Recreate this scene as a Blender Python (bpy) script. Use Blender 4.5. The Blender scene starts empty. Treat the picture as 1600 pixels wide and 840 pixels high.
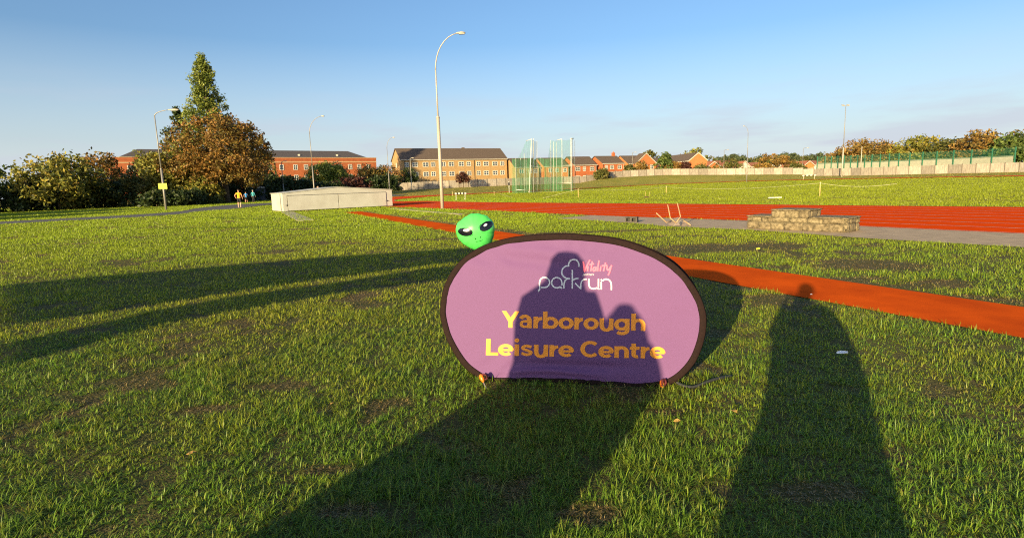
import bpy, bmesh, math, random
import numpy as np
from mathutils import Matrix, Vector
random.seed(7); RNG = np.random.default_rng(7)
SC = bpy.context.scene
COL = SC.collection

# ------------------------------------------------------------------ camera, sky, sun, exposure
F, PX, PY, CH = 870.0, 800.0, 420.0, 1.5            # focal length in pixels of the 1600x840 photograph
PITCH, ROLL = math.atan((420 - 287) / F), math.atan(.0315)
fwd = np.array([0, math.cos(PITCH), -math.sin(PITCH)]); r0 = np.array([1.0, 0, 0]); u0 = np.cross(r0, fwd)
rgt = math.cos(ROLL) * r0 - math.sin(ROLL) * u0
upv = math.cos(ROLL) * u0 + math.sin(ROLL) * r0
CAM = np.array([0, 0, CH])
cd = bpy.data.cameras.new('camera'); cam = bpy.data.objects.new('camera', cd); COL.objects.link(cam)
cd.sensor_fit = 'HORIZONTAL'; cd.sensor_width = 36; cd.lens = F / 1600 * 36; cd.clip_start = .02; cd.clip_end = 6000
m = Matrix.Identity(4)
for i in range(3):
    m[i][0], m[i][1], m[i][2], m[i][3] = rgt[i], upv[i], -fwd[i], CAM[i]
cam.matrix_world = m
SC.camera = cam

SUN_EL, SUN_HD = math.radians(11.4), math.radians(28.0)     # elevation; heading the light travels, clockwise from +Y
SU = np.array([math.sin(SUN_HD), math.cos(SUN_HD)])
world = bpy.data.worlds.new('World'); SC.world = world; world.use_nodes = True
wn, wl = world.node_tree.nodes, world.node_tree.links
wn.clear()
w_out = wn.new('ShaderNodeOutputWorld'); w_bg = wn.new('ShaderNodeBackground'); w_sky = wn.new('ShaderNodeTexSky')
w_sky.sky_type = 'NISHITA'; w_sky.sun_disc = False; w_sky.sun_elevation = SUN_EL
w_sky.sun_rotation = SUN_HD + math.pi
w_sky.air_density = 1.0; w_sky.dust_density = 2.7; w_sky.ozone_density = 3.6; w_sky.altitude = 60
w_bg.inputs['Strength'].default_value = .090
# thin low cloud streaks mixed into the sky by direction
tc = wn.new('ShaderNodeTexCoord'); sep = wn.new('ShaderNodeSeparateXYZ'); mp = wn.new('ShaderNodeMapping')
mp.inputs['Scale'].default_value = (2.4, 2.4, 17.0); mp.inputs['Location'].default_value = (3.1, .4, .0)
nz = wn.new('ShaderNodeTexNoise'); nz.inputs['Scale'].default_value = 1.6; nz.inputs['Detail'].default_value = 6; nz.inputs['Roughness'].default_value = .55
cr = wn.new('ShaderNodeValToRGB'); cr.color_ramp.elements[0].position = .50; cr.color_ramp.elements[1].position = .66; cr.color_ramp.elements[0].color = (0, 0, 0, 1)
band = wn.new('ShaderNodeValToRGB')
for p, v in ((0.0, .7), (.03, 1.0), (.075, .9), (.12, .35), (.18, 0.0)):
    e = band.color_ramp.elements.new(p); e.color = (v, v, v, 1)
band.color_ramp.elements.remove(band.color_ramp.elements[0]); band.color_ramp.elements[-1].color = (0, 0, 0, 1)
mul = wn.new('ShaderNodeMath'); mul.operation = 'MULTIPLY'; mul2 = wn.new('ShaderNodeMath'); mul2.operation = 'MULTIPLY'; mul2.inputs[1].default_value = .62
mixc = wn.new('ShaderNodeMixRGB'); mixc.inputs[2].default_value = (2.6, 2.7, 3.2, 1)
wl.new(tc.outputs['Generated'], sep.inputs[0]); wl.new(tc.outputs['Generated'], mp.inputs[0]); wl.new(mp.outputs[0], nz.inputs[0])
wl.new(nz.outputs[0], cr.inputs[0]); wl.new(sep.outputs[2], band.inputs[0]); wl.new(cr.outputs[0], mul.inputs[0]); wl.new(band.outputs[0], mul.inputs[1])
wl.new(mul.outputs[0], mul2.inputs[0]); hz = wn.new('ShaderNodeValToRGB'); hz.color_ramp.elements[0].color = (.80, .80, .80, 1); hz.color_ramp.elements[1].position = .23; hz.color_ramp.elements[1].color = (0, 0, 0, 1)
e = hz.color_ramp.elements.new(.08); e.color = (.42, .42, .42, 1)
mixh = wn.new('ShaderNodeMixRGB'); mixh.inputs[2].default_value = (3.95, 4.35, 4.65, 1)
wl.new(sep.outputs[2], hz.inputs[0]); wl.new(hz.outputs[0], mixh.inputs[0]); wl.new(w_sky.outputs[0], mixh.inputs[1])
wl.new(mul2.outputs[0], mixc.inputs[0]); wl.new(mixh.outputs[0], mixc.inputs[1])
wl.new(mixc.outputs[0], w_bg.inputs[0]); wl.new(w_bg.outputs[0], w_out.inputs[0])
sd = bpy.data.lights.new('sun', 'SUN'); sun = bpy.data.objects.new('sun', sd); COL.objects.link(sun)
sd.energy = 4.4; sd.angle = math.radians(.53); sd.color = (1.0, .79, .42)
sun.rotation_euler = Vector((SU[0] * math.cos(SUN_EL), SU[1] * math.cos(SUN_EL), -math.sin(SUN_EL))).to_track_quat('-Z', 'Y').to_euler()
sun.location = (-30, -60, 25)
vs = SC.view_settings; vs.view_transform = 'Standard'; vs.look = 'None'; vs.exposure = 1.38; vs.gamma = 1.0; vs.use_curve_mapping = False
SC.render.engine = 'CYCLES'; SC.cycles.use_denoising = False; SC.cycles.filter_width = 1.15; SC.cycles.max_bounces = 6; SC.cycles.transparent_max_bounces = 24
SC.cycles.use_adaptive_sampling = True; SC.cycles.adaptive_threshold = .01

# ------------------------------------------------------------------ pixel -> direction helpers
def ray(x, y):
    d = fwd * F + rgt * (x - PX) - upv * (y - PY); return d / np.linalg.norm(d)
def hor(x): return 287.0 - .0315 * (x - 800)
def G(x, y, z=0.0):                       # pixel -> point on the level z
    d = ray(x, y); return CAM + d * ((z - CH) / d[2])
def W(x, y, Y):                           # pixel -> point on its ray at world depth Y
    d = ray(x, y); return CAM + d * (Y / d[1])
def aof(x):
    d = ray(x, hor(x)); return d[0] / d[1]

# ------------------------------------------------------------------ terrain
o_px = [100, 600, 622, 700, 760, 794, 910, 958, 1040, 1079, 1187, 1270, 1353, 1500, 1700]
o_Y = np.array([95, 92, 92, 96, 104, 110, 124, 130, 138, 138, 130, 121, 112, 96, 80.0])
o_Z = np.array([0, 0, 0, -.05, -.08, -.04, 0, .11, .25, .25, .40, .36, .34, .3, .25])
f_px = [100, 560, 640, 700, 790, 905, 941, 976, 1040, 1115, 1163, 1248, 1275, 1353, 1700]
f_Y = np.array([140, 136, 131, 131, 137, 147, 151, 154, 157, 154, 151, 141, 139, 127, 92.0])
f_Z = np.array([.2, .5, .75, .9, 1.05, 1.05, 2.0, 2.3, 2.5, 2.1, 1.9, 1.5, 1.0, .8, .6])
o_A = np.array([aof(p) for p in o_px]); f_A = np.array([aof(p) for p in f_px])
def sm(t):
    t = np.clip(t, 0, 1); return t * t * (3 - 2 * t)
def tz(x, y):
    x = np.asarray(x, float); y = np.asarray(y, float)
    ys = np.maximum(y, 1.0); a = x / ys
    Yo, Zo = np.interp(a, o_A, o_Y), np.interp(a, o_A, o_Z)
    Yf, Zf = np.interp(a, f_A, f_Y), np.interp(a, f_A, f_Z)
    z = Zo * sm((y - 45) / (Yo - 45)) + (Zf - Zo) * sm((y - Yo - 1) / (Yf - Yo - 4))
    return np.where(y > 20, z, 0.0)
def T(x, y): return float(tz(x, y))
def hit(px, py):                          # pixel -> point on the terrain
    z = 0.0
    for _ in range(60):
        p = G(px, py, z) if ray(px, py)[2] < -1e-4 else W(px, py, 120)
        z += .4 * (T(p[0], p[1]) - z)
    return p
def on(px, Y):                            # point on the terrain below pixel column px at depth Y
    x = aof(px) * Y; return np.array([x, Y, T(x, Y)])

# ------------------------------------------------------------------ materials
MATS = {}
def newmat(name):
    mt = bpy.data.materials.new(name); mt.use_nodes = True
    n = mt.node_tree.nodes; n.clear(); o = n.new('ShaderNodeOutputMaterial')
    return mt, n, mt.node_tree.links, o
def rgb(*c): return (c[0], c[1], c[2], 1.0)
def mat(name, c1, c2=None, scale=8.0, rough=.7, bump=0.0, detail=5, metal=0.0, spec=.4, c3=None, stretch=None, lo=.35, hi=.68, sheen=0.0, bdist=.02):
    """two- or three-colour noise material in object space with an optional bump"""
    if name in MATS: return MATS[name]
    mt, n, l, o = newmat(name)
    b = n.new('ShaderNodeBsdfPrincipled'); l.new(b.outputs[0], o.inputs[0])
    b.inputs['Roughness'].default_value = rough; b.inputs['Metallic'].default_value = metal; b.inputs['Specular IOR Level'].default_value = spec
    if sheen: b.inputs['Sheen Weight'].default_value = sheen; b.inputs['Sheen Roughness'].default_value = .4
    if c2 is None: c2 = tuple(v * .82 for v in c1)
    t = n.new('ShaderNodeTexCoord'); q = n.new('ShaderNodeMapping'); l.new(t.outputs['Object'], q.inputs[0])
    if stretch: q.inputs['Scale'].default_value = stretch
    z = n.new('ShaderNodeTexNoise'); z.inputs['Scale'].default_value = scale; z.inputs['Detail'].default_value = detail; z.inputs['Roughness'].default_value = .6
    l.new(q.outputs[0], z.inputs[0])
    r = n.new('ShaderNodeValToRGB'); r.color_ramp.elements[0].position = lo; r.color_ramp.elements[0].color = rgb(*c1)
    r.color_ramp.elements[1].position = hi; r.color_ramp.elements[1].color = rgb(*c2)
    if c3: e = r.color_ramp.elements.new((lo + hi) / 2); e.color = rgb(*c3)
    l.new(z.outputs[0], r.inputs[0]); l.new(r.outputs[0], b.inputs['Base Color'])
    if bump:
        bp = n.new('ShaderNodeBump'); bp.inputs['Strength'].default_value = bump; bp.inputs['Distance'].default_value = bdist
        l.new(z.outputs[0], bp.inputs['Height']); l.new(bp.outputs[0], b.inputs['Normal'])
    MATS[name] = mt; return mt
def leafmat(name, rough=.55, trans=.3, spec=.25, tint=(1, 1, 1)):
    """foliage: colour from the per-vertex 'Col' attribute, part of the light passes through"""
    if name in MATS: return MATS[name]
    mt, n, l, o = newmat(name)
    a = n.new('ShaderNodeAttribute'); a.attribute_name = 'Col'
    b = n.new('ShaderNodeBsdfPrincipled'); b.inputs['Roughness'].default_value = rough; b.inputs['Specular IOR Level'].default_value = spec
    tr = n.new('ShaderNodeBsdfTranslucent'); mx = n.new('ShaderNodeMixShader'); mx.inputs[0].default_value = trans
    l.new(a.outputs['Color'], b.inputs['Base Color']); l.new(a.outputs['Color'], tr.inputs['Color'])
    l.new(b.outputs[0], mx.inputs[1]); l.new(tr.outputs[0], mx.inputs[2]); l.new(mx.outputs[0], o.inputs[0])
    MATS[name] = mt; return mt
def glassmat(name, c=(.03, .04, .05)):
    if name in MATS: return MATS[name]
    mt, n, l, o = newmat(name); b = n.new('ShaderNodeBsdfPrincipled'); l.new(b.outputs[0], o.inputs[0])
    b.inputs['Base Color'].default_value = rgb(*c); b.inputs['Roughness'].default_value = .06; b.inputs['Specular IOR Level'].default_value = .8
    MATS[name] = mt; return mt

# ------------------------------------------------------------------ object helpers
def tag(o, label=None, cat=None, group=None, kind=None):
    if label: o['label'] = label
    if cat: o['category'] = cat
    if group: o['group'] = group
    if kind: o['kind'] = kind
    return o
def meshobj(name, verts, faces, mt=None, parent=None, smooth=False, cols=None, loc=None, rot=None):
    me = bpy.data.meshes.new(name)
    v = np.asarray(verts, dtype=np.float32)
    if isinstance(faces, np.ndarray):
        nf, k = faces.shape
        me.vertices.add(len(v)); me.vertices.foreach_set('co', v.ravel())
        me.loops.add(nf * k); me.loops.foreach_set('vertex_index', faces.ravel().astype(np.int32))
        me.polygons.add(nf); me.polygons.foreach_set('loop_start', np.arange(nf, dtype=np.int32) * k)
        me.polygons.foreach_set('loop_total', np.full(nf, k, dtype=np.int32))
    else:
        me.from_pydata([tuple(map(float, q)) for q in v], [], faces)
    if cols is not None:
        at = me.attributes.new('Col', 'FLOAT_COLOR', 'POINT')
        c = np.ones((len(v), 4), dtype=np.float32); c[:, :3] = cols; at.data.foreach_set('color', c.ravel())
    me.update(); me.validate()
    if smooth: me.polygons.foreach_set('use_smooth', np.ones(len(me.polygons), dtype=bool))
    if mt: me.materials.append(mt)
    o = bpy.data.objects.new(name, me); COL.objects.link(o)
    if parent: o.parent = parent
    if loc is not None: o.location = tuple(map(float, loc))
    if rot is not None: o.rotation_euler = rot
    return o
def empty(name, loc, rz=0.0):
    o = bpy.data.objects.new(name, None); COL.objects.link(o); o.empty_display_size = .2
    o.location = tuple(map(float, loc)); o.rotation_euler = (0, 0, rz); return o
class MB:
    """collects simple shapes into one mesh"""
    def __init__(s): s.v, s.f = [], []
    def add(s, v, f):
        k = len(s.v); s.v += [tuple(map(float, q)) for q in v]; s.f += [tuple(i + k for i in q) for q in f]; return s
    def box(s, x0, x1, y0, y1, z0, z1):
        return s.add([(x0, y0, z0), (x1, y0, z0), (x1, y1, z0), (x0, y1, z0), (x0, y0, z1), (x1, y0, z1), (x1, y1, z1), (x0, y1, z1)],
                     [(0, 3, 2, 1), (4, 5, 6, 7), (0, 1, 5, 4), (1, 2, 6, 5), (2, 3, 7, 6), (3, 0, 4, 7)])
    def tube(s, pts, rad, n=8, cap=True):
        pts = [Vector(tuple(map(float, p))) for p in pts]
        rad = rad if hasattr(rad, '__len__') else [rad] * len(pts)
        rings = []; ref = None
        for i, p in enumerate(pts):
            d = (pts[min(i + 1, len(pts) - 1)] - pts[max(i - 1, 0)]).normalized()
            if ref is None: ref = Vector((1, 0, 0)) if abs(d.x) < .9 else Vector((0, 1, 0))
            a = (ref - d * ref.dot(d)).normalized(); b = d.cross(a); ref = a
            rings.append([p + (a * math.cos(2 * math.pi * k / n) + b * math.sin(2 * math.pi * k / n)) * rad[i] for k in range(n)])
        v = [q for r in rings for q in r]; f = []
        for i in range(len(rings) - 1):
            for k in range(n):
                f.append((i * n + k, i * n + (k + 1) % n, (i + 1) * n + (k + 1) % n, (i + 1) * n + k))
        if cap: f.append(tuple(range(n - 1, -1, -1))); f.append(tuple((len(rings) - 1) * n + k for k in range(n)))
        return s.add(v, f)
    def prism(s, poly, y0, y1):          # polygon in x,z pushed from y0 to y1
        n = len(poly)
        v = [(x, y0, z) for x, z in poly] + [(x, y1, z) for x, z in poly]
        f = [tuple(range(n)), tuple(range(2 * n - 1, n - 1, -1))] + [(i, i + n, (i + 1) % n + n, (i + 1) % n) for i in range(n)]
        return s.add(v, f)
    def build(s, name, mt, parent=None, smooth=False, loc=None, rot=None):
        o = meshobj(name, s.v, s.f, mt, parent, smooth, None, loc, rot)
        bm = bmesh.new(); bm.from_mesh(o.data); bmesh.ops.recalc_face_normals(bm, faces=bm.faces); bm.to_mesh(o.data); bm.free()
        return o
def copy_tree(o, parent=None):
    c = o.copy(); COL.objects.link(c); c.parent = parent
    for ch in list(o.children): copy_tree(ch, c)
    return c
def bevel(o, w=.01, seg=2):
    b = o.modifiers.new('bevel', 'BEVEL'); b.width = w; b.segments = seg; b.limit_method = 'ANGLE'; return o

# smooth value noise for scattering
def vnoise(x, y, seed=0):
    x = np.asarray(x, float); y = np.asarray(y, float)
    xi, yi = np.floor(x).astype(np.int64), np.floor(y).astype(np.int64); fx, fy = x - xi, y - yi
    fx, fy = fx * fx * (3 - 2 * fx), fy * fy * (3 - 2 * fy)
    def h(a, b):
        n = (a * 374761393 + b * 668265263 + seed * 974711) & 0x7fffffff
        n = ((n ^ (n >> 13)) * 1274126177) & 0x7fffffff
        return ((n ^ (n >> 16)) & 0xffff) / 65535.0
    return (h(xi, yi) * (1 - fx) + h(xi + 1, yi) * fx) * (1 - fy) + (h(xi, yi + 1) * (1 - fx) + h(xi + 1, yi + 1) * fx) * fy
def fbm(x, y, seed=0, o=4):
    s = 0; a = .5; t = 0
    for i in range(o):
        s = s + a * vnoise(x * 2 ** i, y * 2 ** i, seed + i * 17); t += a; a *= .5
    return s / t

# ------------------------------------------------------------------ plan of the field
RD = np.array([-.4445, .8958]); RN = np.array([.8958, .4445])      # along / across the track and the runway
def cat_line(pts, n=12):
    """Catmull-Rom through 2-D/3-D points"""
    p = [np.array(q, float) for q in pts]; p = [2 * p[0] - p[1]] + p + [2 * p[-1] - p[-2]]; out = []
    for i in range(1, len(p) - 2):
        for k in range(n):
            t = k / n
            out.append(.5 * (2 * p[i] + (p[i + 1] - p[i - 1]) * t + (2 * p[i - 1] - 5 * p[i] + 4 * p[i + 1] - p[i + 2]) * t * t + (3 * p[i] - p[i - 1] - 3 * p[i + 1] + p[i + 2]) * t ** 3))
    out.append(p[-2]); return np.array(out)
near_pts = [(30, -16), (19, 1.5), (13.2, 10.3)] + [tuple(G(*q)[:2]) for q in ((1324, 353), (1160, 345), (940, 337.2), (740, 328.4), (640, 324.3))]
far_pts = [(46, -12), (31, 7.5), (22.5, 17.8)] + [tuple(G(*q)[:2]) for q in ((1360, 321.6), (1180, 319.6), (1000, 318.2), (740, 316), (668, 314.6))]
bend_out = [(-14.6, 50), (-20.2, 61), (-22.4, 72), (-20.5, 83)] + [tuple(on(p, y)[:2]) for p, y in ((668, 93), (730, 101), (794, 108), (910, 122), (1040, 135), (1110, 134), (1187, 128), (1270, 119), (1353, 110), (1500, 94), (1640, 82))]
bend_in = [(-11.8, 59), (-13.4, 66), (-13.2, 72), (-12.0, 79)] + [tuple(on(p, y)[:2]) for p, y in ((700, 89), (740, 95), (794, 101), (910, 115), (1040, 127), (1110, 126.5), (1187, 120), (1270, 112), (1353, 103), (1500, 88), (1640, 76))]
outer = cat_line(near_pts + bend_out, 10); inner = cat_line(far_pts + bend_in, 10)
track_poly = np.vstack([outer, inner[::-1]])
conc_lo = [G(*q)[:2] for q in ((868, 341.5), (980, 348), (1040, 354), (1168, 359.5), (1360, 373))] + [np.array((11.9, 7.2)), np.array((17.5, -1.8)), np.array((28, -19))]
conc_up = [G(*q)[:2] for q in ((925, 336.7), (1000, 339.5), (1060, 341.7), (1168, 345.5), (1324, 353))] + [np.array((13.2, 10.3)), np.array((19, 1.5)), np.array((30, -16))]
conc_poly = np.vstack([np.array(conc_lo), np.array(conc_up)[::-1]])
path_lo = [(-46, 18), (-36, 31)] + [tuple(G(*q)[:2]) for q in ((240, 338), (311, 330.5), (373, 326), (423, 320.5))] + [(-22, 75), (-18, 100)]
path_up = [(-50, 18), (-40, 34)] + [tuple(G(*q)[:2]) for q in ((240, 333.8), (311, 325.5), (373, 320))] + [(-29.5, 72), (-26, 84), (-22, 104)]
path_poly = np.vstack([cat_line(path_lo, 6), cat_line(path_up, 6)[::-1]])
def inpoly(x, y, poly):
    c = np.zeros(len(x), bool); n = len(poly); j = n - 1
    for i in range(n):
        xi, yi, xj, yj = poly[i][0], poly[i][1], poly[j][0], poly[j][1]
        if abs(yj - yi) > 1e-12:
            c ^= ((yi > y) != (yj > y)) & (x < (xj - xi) * (y - yi) / (yj - yi) + xi)
        j = i
    return c
def run_lo(s): return 6.13 + .0092 * np.clip(s, -20, 40)
RUN_UP = 7.55
# ------------------------------------------------------------------ ground sheet (polar grid around the viewer, out to the horizon)
ang = np.concatenate([np.linspace(-math.radians(58), math.radians(58), 300), np.linspace(math.radians(58), math.radians(302), 90)[1:-1]])
rad = np.concatenate([[.05], np.geomspace(.4, 40, 60), np.linspace(41, 175, 110), np.geomspace(182, 4000, 24)])
gx = np.outer(rad, np.sin(ang)); gy = np.outer(rad, np.cos(ang)); gz = tz(gx, gy)
gz = np.where(rad[:, None] > 260, gz * np.clip(1 - (rad[:, None] - 260) / 900, 0, 1), gz)
nr, na = gx.shape
ii, jj = np.meshgrid(np.arange(nr - 1), np.arange(na), indexing='ij'); j2 = (jj + 1) % na
gf = np.stack([ii * na + jj, (ii + 1) * na + jj, (ii + 1) * na + j2, ii * na + j2], -1).reshape(-1, 4)
def groundmat():
    mt, n, l, o = newmat('ground_soil_and_turf')
    b = n.new('ShaderNodeBsdfPrincipled'); b.inputs['Roughness'].default_value = .95; b.inputs['Specular IOR Level'].default_value = .1
    t = n.new('ShaderNodeTexCoord')
    def ns(sc, det=5):
        z = n.new('ShaderNodeTexNoise'); z.inputs['Scale'].default_value = sc; z.inputs['Detail'].default_value = det; l.new(t.outputs['Object'], z.inputs[0]); return z
    def ramp(src, *st):
        r = n.new('ShaderNodeValToRGB'); l.new(src, r.inputs[0]); e = r.color_ramp.elements
        e[0].position, e[0].color = st[0][0], rgb(*st[0][1]); e[1].position, e[1].color = st[-1][0], rgb(*st[-1][1])
        for p, c in st[1:-1]: q = e.new(p); q.color = rgb(*c)
        return r
    a = ramp(ns(1.7).outputs[0], (.3, (.06, .075, .018)), (.5, (.11, .095, .03)), (.7, (.14, .09, .048)))
    f_ = ramp(ns(26, 3).outputs[0], (.3, (.03, .045, .01)), (.7, (.11, .10, .045)))
    mx = n.new('ShaderNodeMixRGB'); mx.inputs[0].default_value = .45; l.new(a.outputs[0], mx.inputs[1]); l.new(f_.outputs[0], mx.inputs[2])
    ln = n.new('ShaderNodeVectorMath'); ln.operation = 'LENGTH'; l.new(t.outputs['Object'], ln.inputs[0])
    mr = n.new('ShaderNodeMapRange'); mr.inputs['From Min'].default_value = 14; mr.inputs['From Max'].default_value = 55; l.new(ln.outputs['Value'], mr.inputs['Value'])
    far_ = ramp(ns(.35).outputs[0], (.35, (.20, .20, .035)), (.65, (.27, .235, .055)))
    m2 = n.new('ShaderNodeMixRGB'); l.new(mr.outputs[0], m2.inputs[0]); l.new(mx.outputs[0], m2.inputs[1]); l.new(far_.outputs[0], m2.inputs[2])
    l.new(m2.outputs[0], b.inputs['Base Color'])
    bp = n.new('ShaderNodeBump'); bp.inputs['Strength'].default_value = .8; bp.inputs['Distance'].default_value = .03
    l.new(ns(60, 4).outputs[0], bp.inputs['Height']); l.new(bp.outputs[0], b.inputs['Normal']); l.new(b.outputs[0], o.inputs[0]); return mt
tag(meshobj('ground', np.stack([gx, gy, gz], -1).reshape(-1, 3), gf, groundmat(), smooth=True), 'sports field of uneven turf rising to a bank at the far fence', 'ground', kind='structure')

# ------------------------------------------------------------------ running track, runway, concrete, path
def ribbon_between(a, b, lift, k=1):
    n = len(a); v = []; f = []
    for i in range(n):
        for j in range(k + 1):
            p = a[i] * (1 - j / k) + b[i] * j / k
            v.append((p[0], p[1], T(p[0], p[1]) + lift))
    w = k + 1
    for i in range(n - 1):
        for j in range(k): f.append((i * w + j, i * w + j + 1, (i + 1) * w + j + 1, (i + 1) * w + j))
    return v, f
lift_of = lambda p: .012 if p[1] < 45 else .05
def strip(a, b, name, mt, parent=None, extra=0.0, k=1):
    n = len(a); v = []; f = []
    for i in range(n):
        for j in range(k + 1):
            p = a[i] * (1 - j / k) + b[i] * j / k
            v.append((p[0], p[1], T(p[0], p[1]) + .012 + .05 * float(sm((p[1] - 40) / 25)) + extra))
    w = k + 1
    for i in range(n - 1):
        for j in range(k): f.append((i * w + j, i * w + j + 1, (i + 1) * w + j + 1, (i + 1) * w + j))
    return meshobj(name, v, f, mt, parent)
m_track = mat('red_track_surface', (.76, .072, .007), (.62, .055, .006), 3.0, 1.0, .35, c3=(.68, .063, .0065), detail=8, spec=.0, bdist=.006)
m_line = mat('worn_white_line_paint', (.62, .45, .36), (.45, .22, .14), 5, .8)
m_run = mat('runway_red_surface', (.72, .098, .010), (.48, .062, .009), 1.1, 1.0, .5, detail=9, spec=.0, bdist=.006)
m_conc = mat('weathered_concrete', (.44, .32, .20), (.30, .22, .14), 3.0, .9, .5, c3=(.37, .27, .17), detail=8)
m_asph = mat('path_asphalt', (.10, .09, .082), (.065, .06, .056), 6, .9, .4, detail=8)
track = tag(strip(outer, inner, 'running_track', m_track, k=8), 'red running track with faint pale lane lines', 'running track', kind='structure')
ncut = 10 * 8
for k in range(0, 9):
    t0 = min(max(k / 8, .006), .994)
    A = outer * (1 - t0) + inner * t0
    dd = np.gradient(A, axis=0); dd /= np.linalg.norm(dd, axis=1)[:, None]; nn = np.stack([-dd[:, 1], dd[:, 0]], 1) * .032
    strip(A - nn, A + nn, 'lane_line', m_line, track, .005)
s_ = np.linspace(-20, 37.2, 60)
ra = np.array([RD * s + RN * run_lo(s) for s in s_]); rb_ = np.array([RD * s + RN * RUN_UP for s in s_])
tag(strip(ra, rb_, 'jump_runway', m_run), 'narrow red runway strip crossing the turf to the landing bed cover', 'runway', kind='structure')
cl, cu = np.array(conc_lo), np.array(conc_up)
conc = tag(strip(cl, cu, 'concrete_apron', m_conc, extra=-.002), 'pale worn concrete strip beside the running track', 'concrete apron', kind='structure')
pl_, pu_ = cat_line(path_lo, 6), cat_line(path_up, 6)
n_ = min(len(pl_), len(pu_)); tag(strip(pl_[:n_], pu_[:n_], 'path', m_asph), 'asphalt path running under the trees', 'path', kind='structure')
# pale edging strips in the turf
m_edge = mat('pale_edging', (.42, .36, .26), (.30, .25, .17), 4, .9, .3)
e0, e1 = G(612, 326.2)[:2], G(722, 335.4)[:2]
def edge_strip(p, q, w, name, label):
    d = (q - p) / np.linalg.norm(q - p); nrm = np.array([-d[1], d[0]]) * w
    mb = MB(); 
    v = [(*(p - nrm), .001), (*(q - nrm), .001), (*(q + nrm), .001), (*(p + nrm), .001)]; v += [(a, b, .035) for a, b, _ in v]
    mb.add(v, [(0, 3, 2, 1), (4, 5, 6, 7), (0, 1, 5, 4), (1, 2, 6, 5), (2, 3, 7, 6), (3, 0, 4, 7)])
    return tag(mb.build(name, m_edge), label, 'edging', kind='structure')
edge_strip(e0, e1, .16, 'edging_strip', 'pale narrow edging strip in the grass beside the red track')
edge_strip(G(449, 331.6)[:2], G(478, 345)[:2], .38, 'paving_strip', 'short pale paving strip at the corner of the cream cover')

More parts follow.
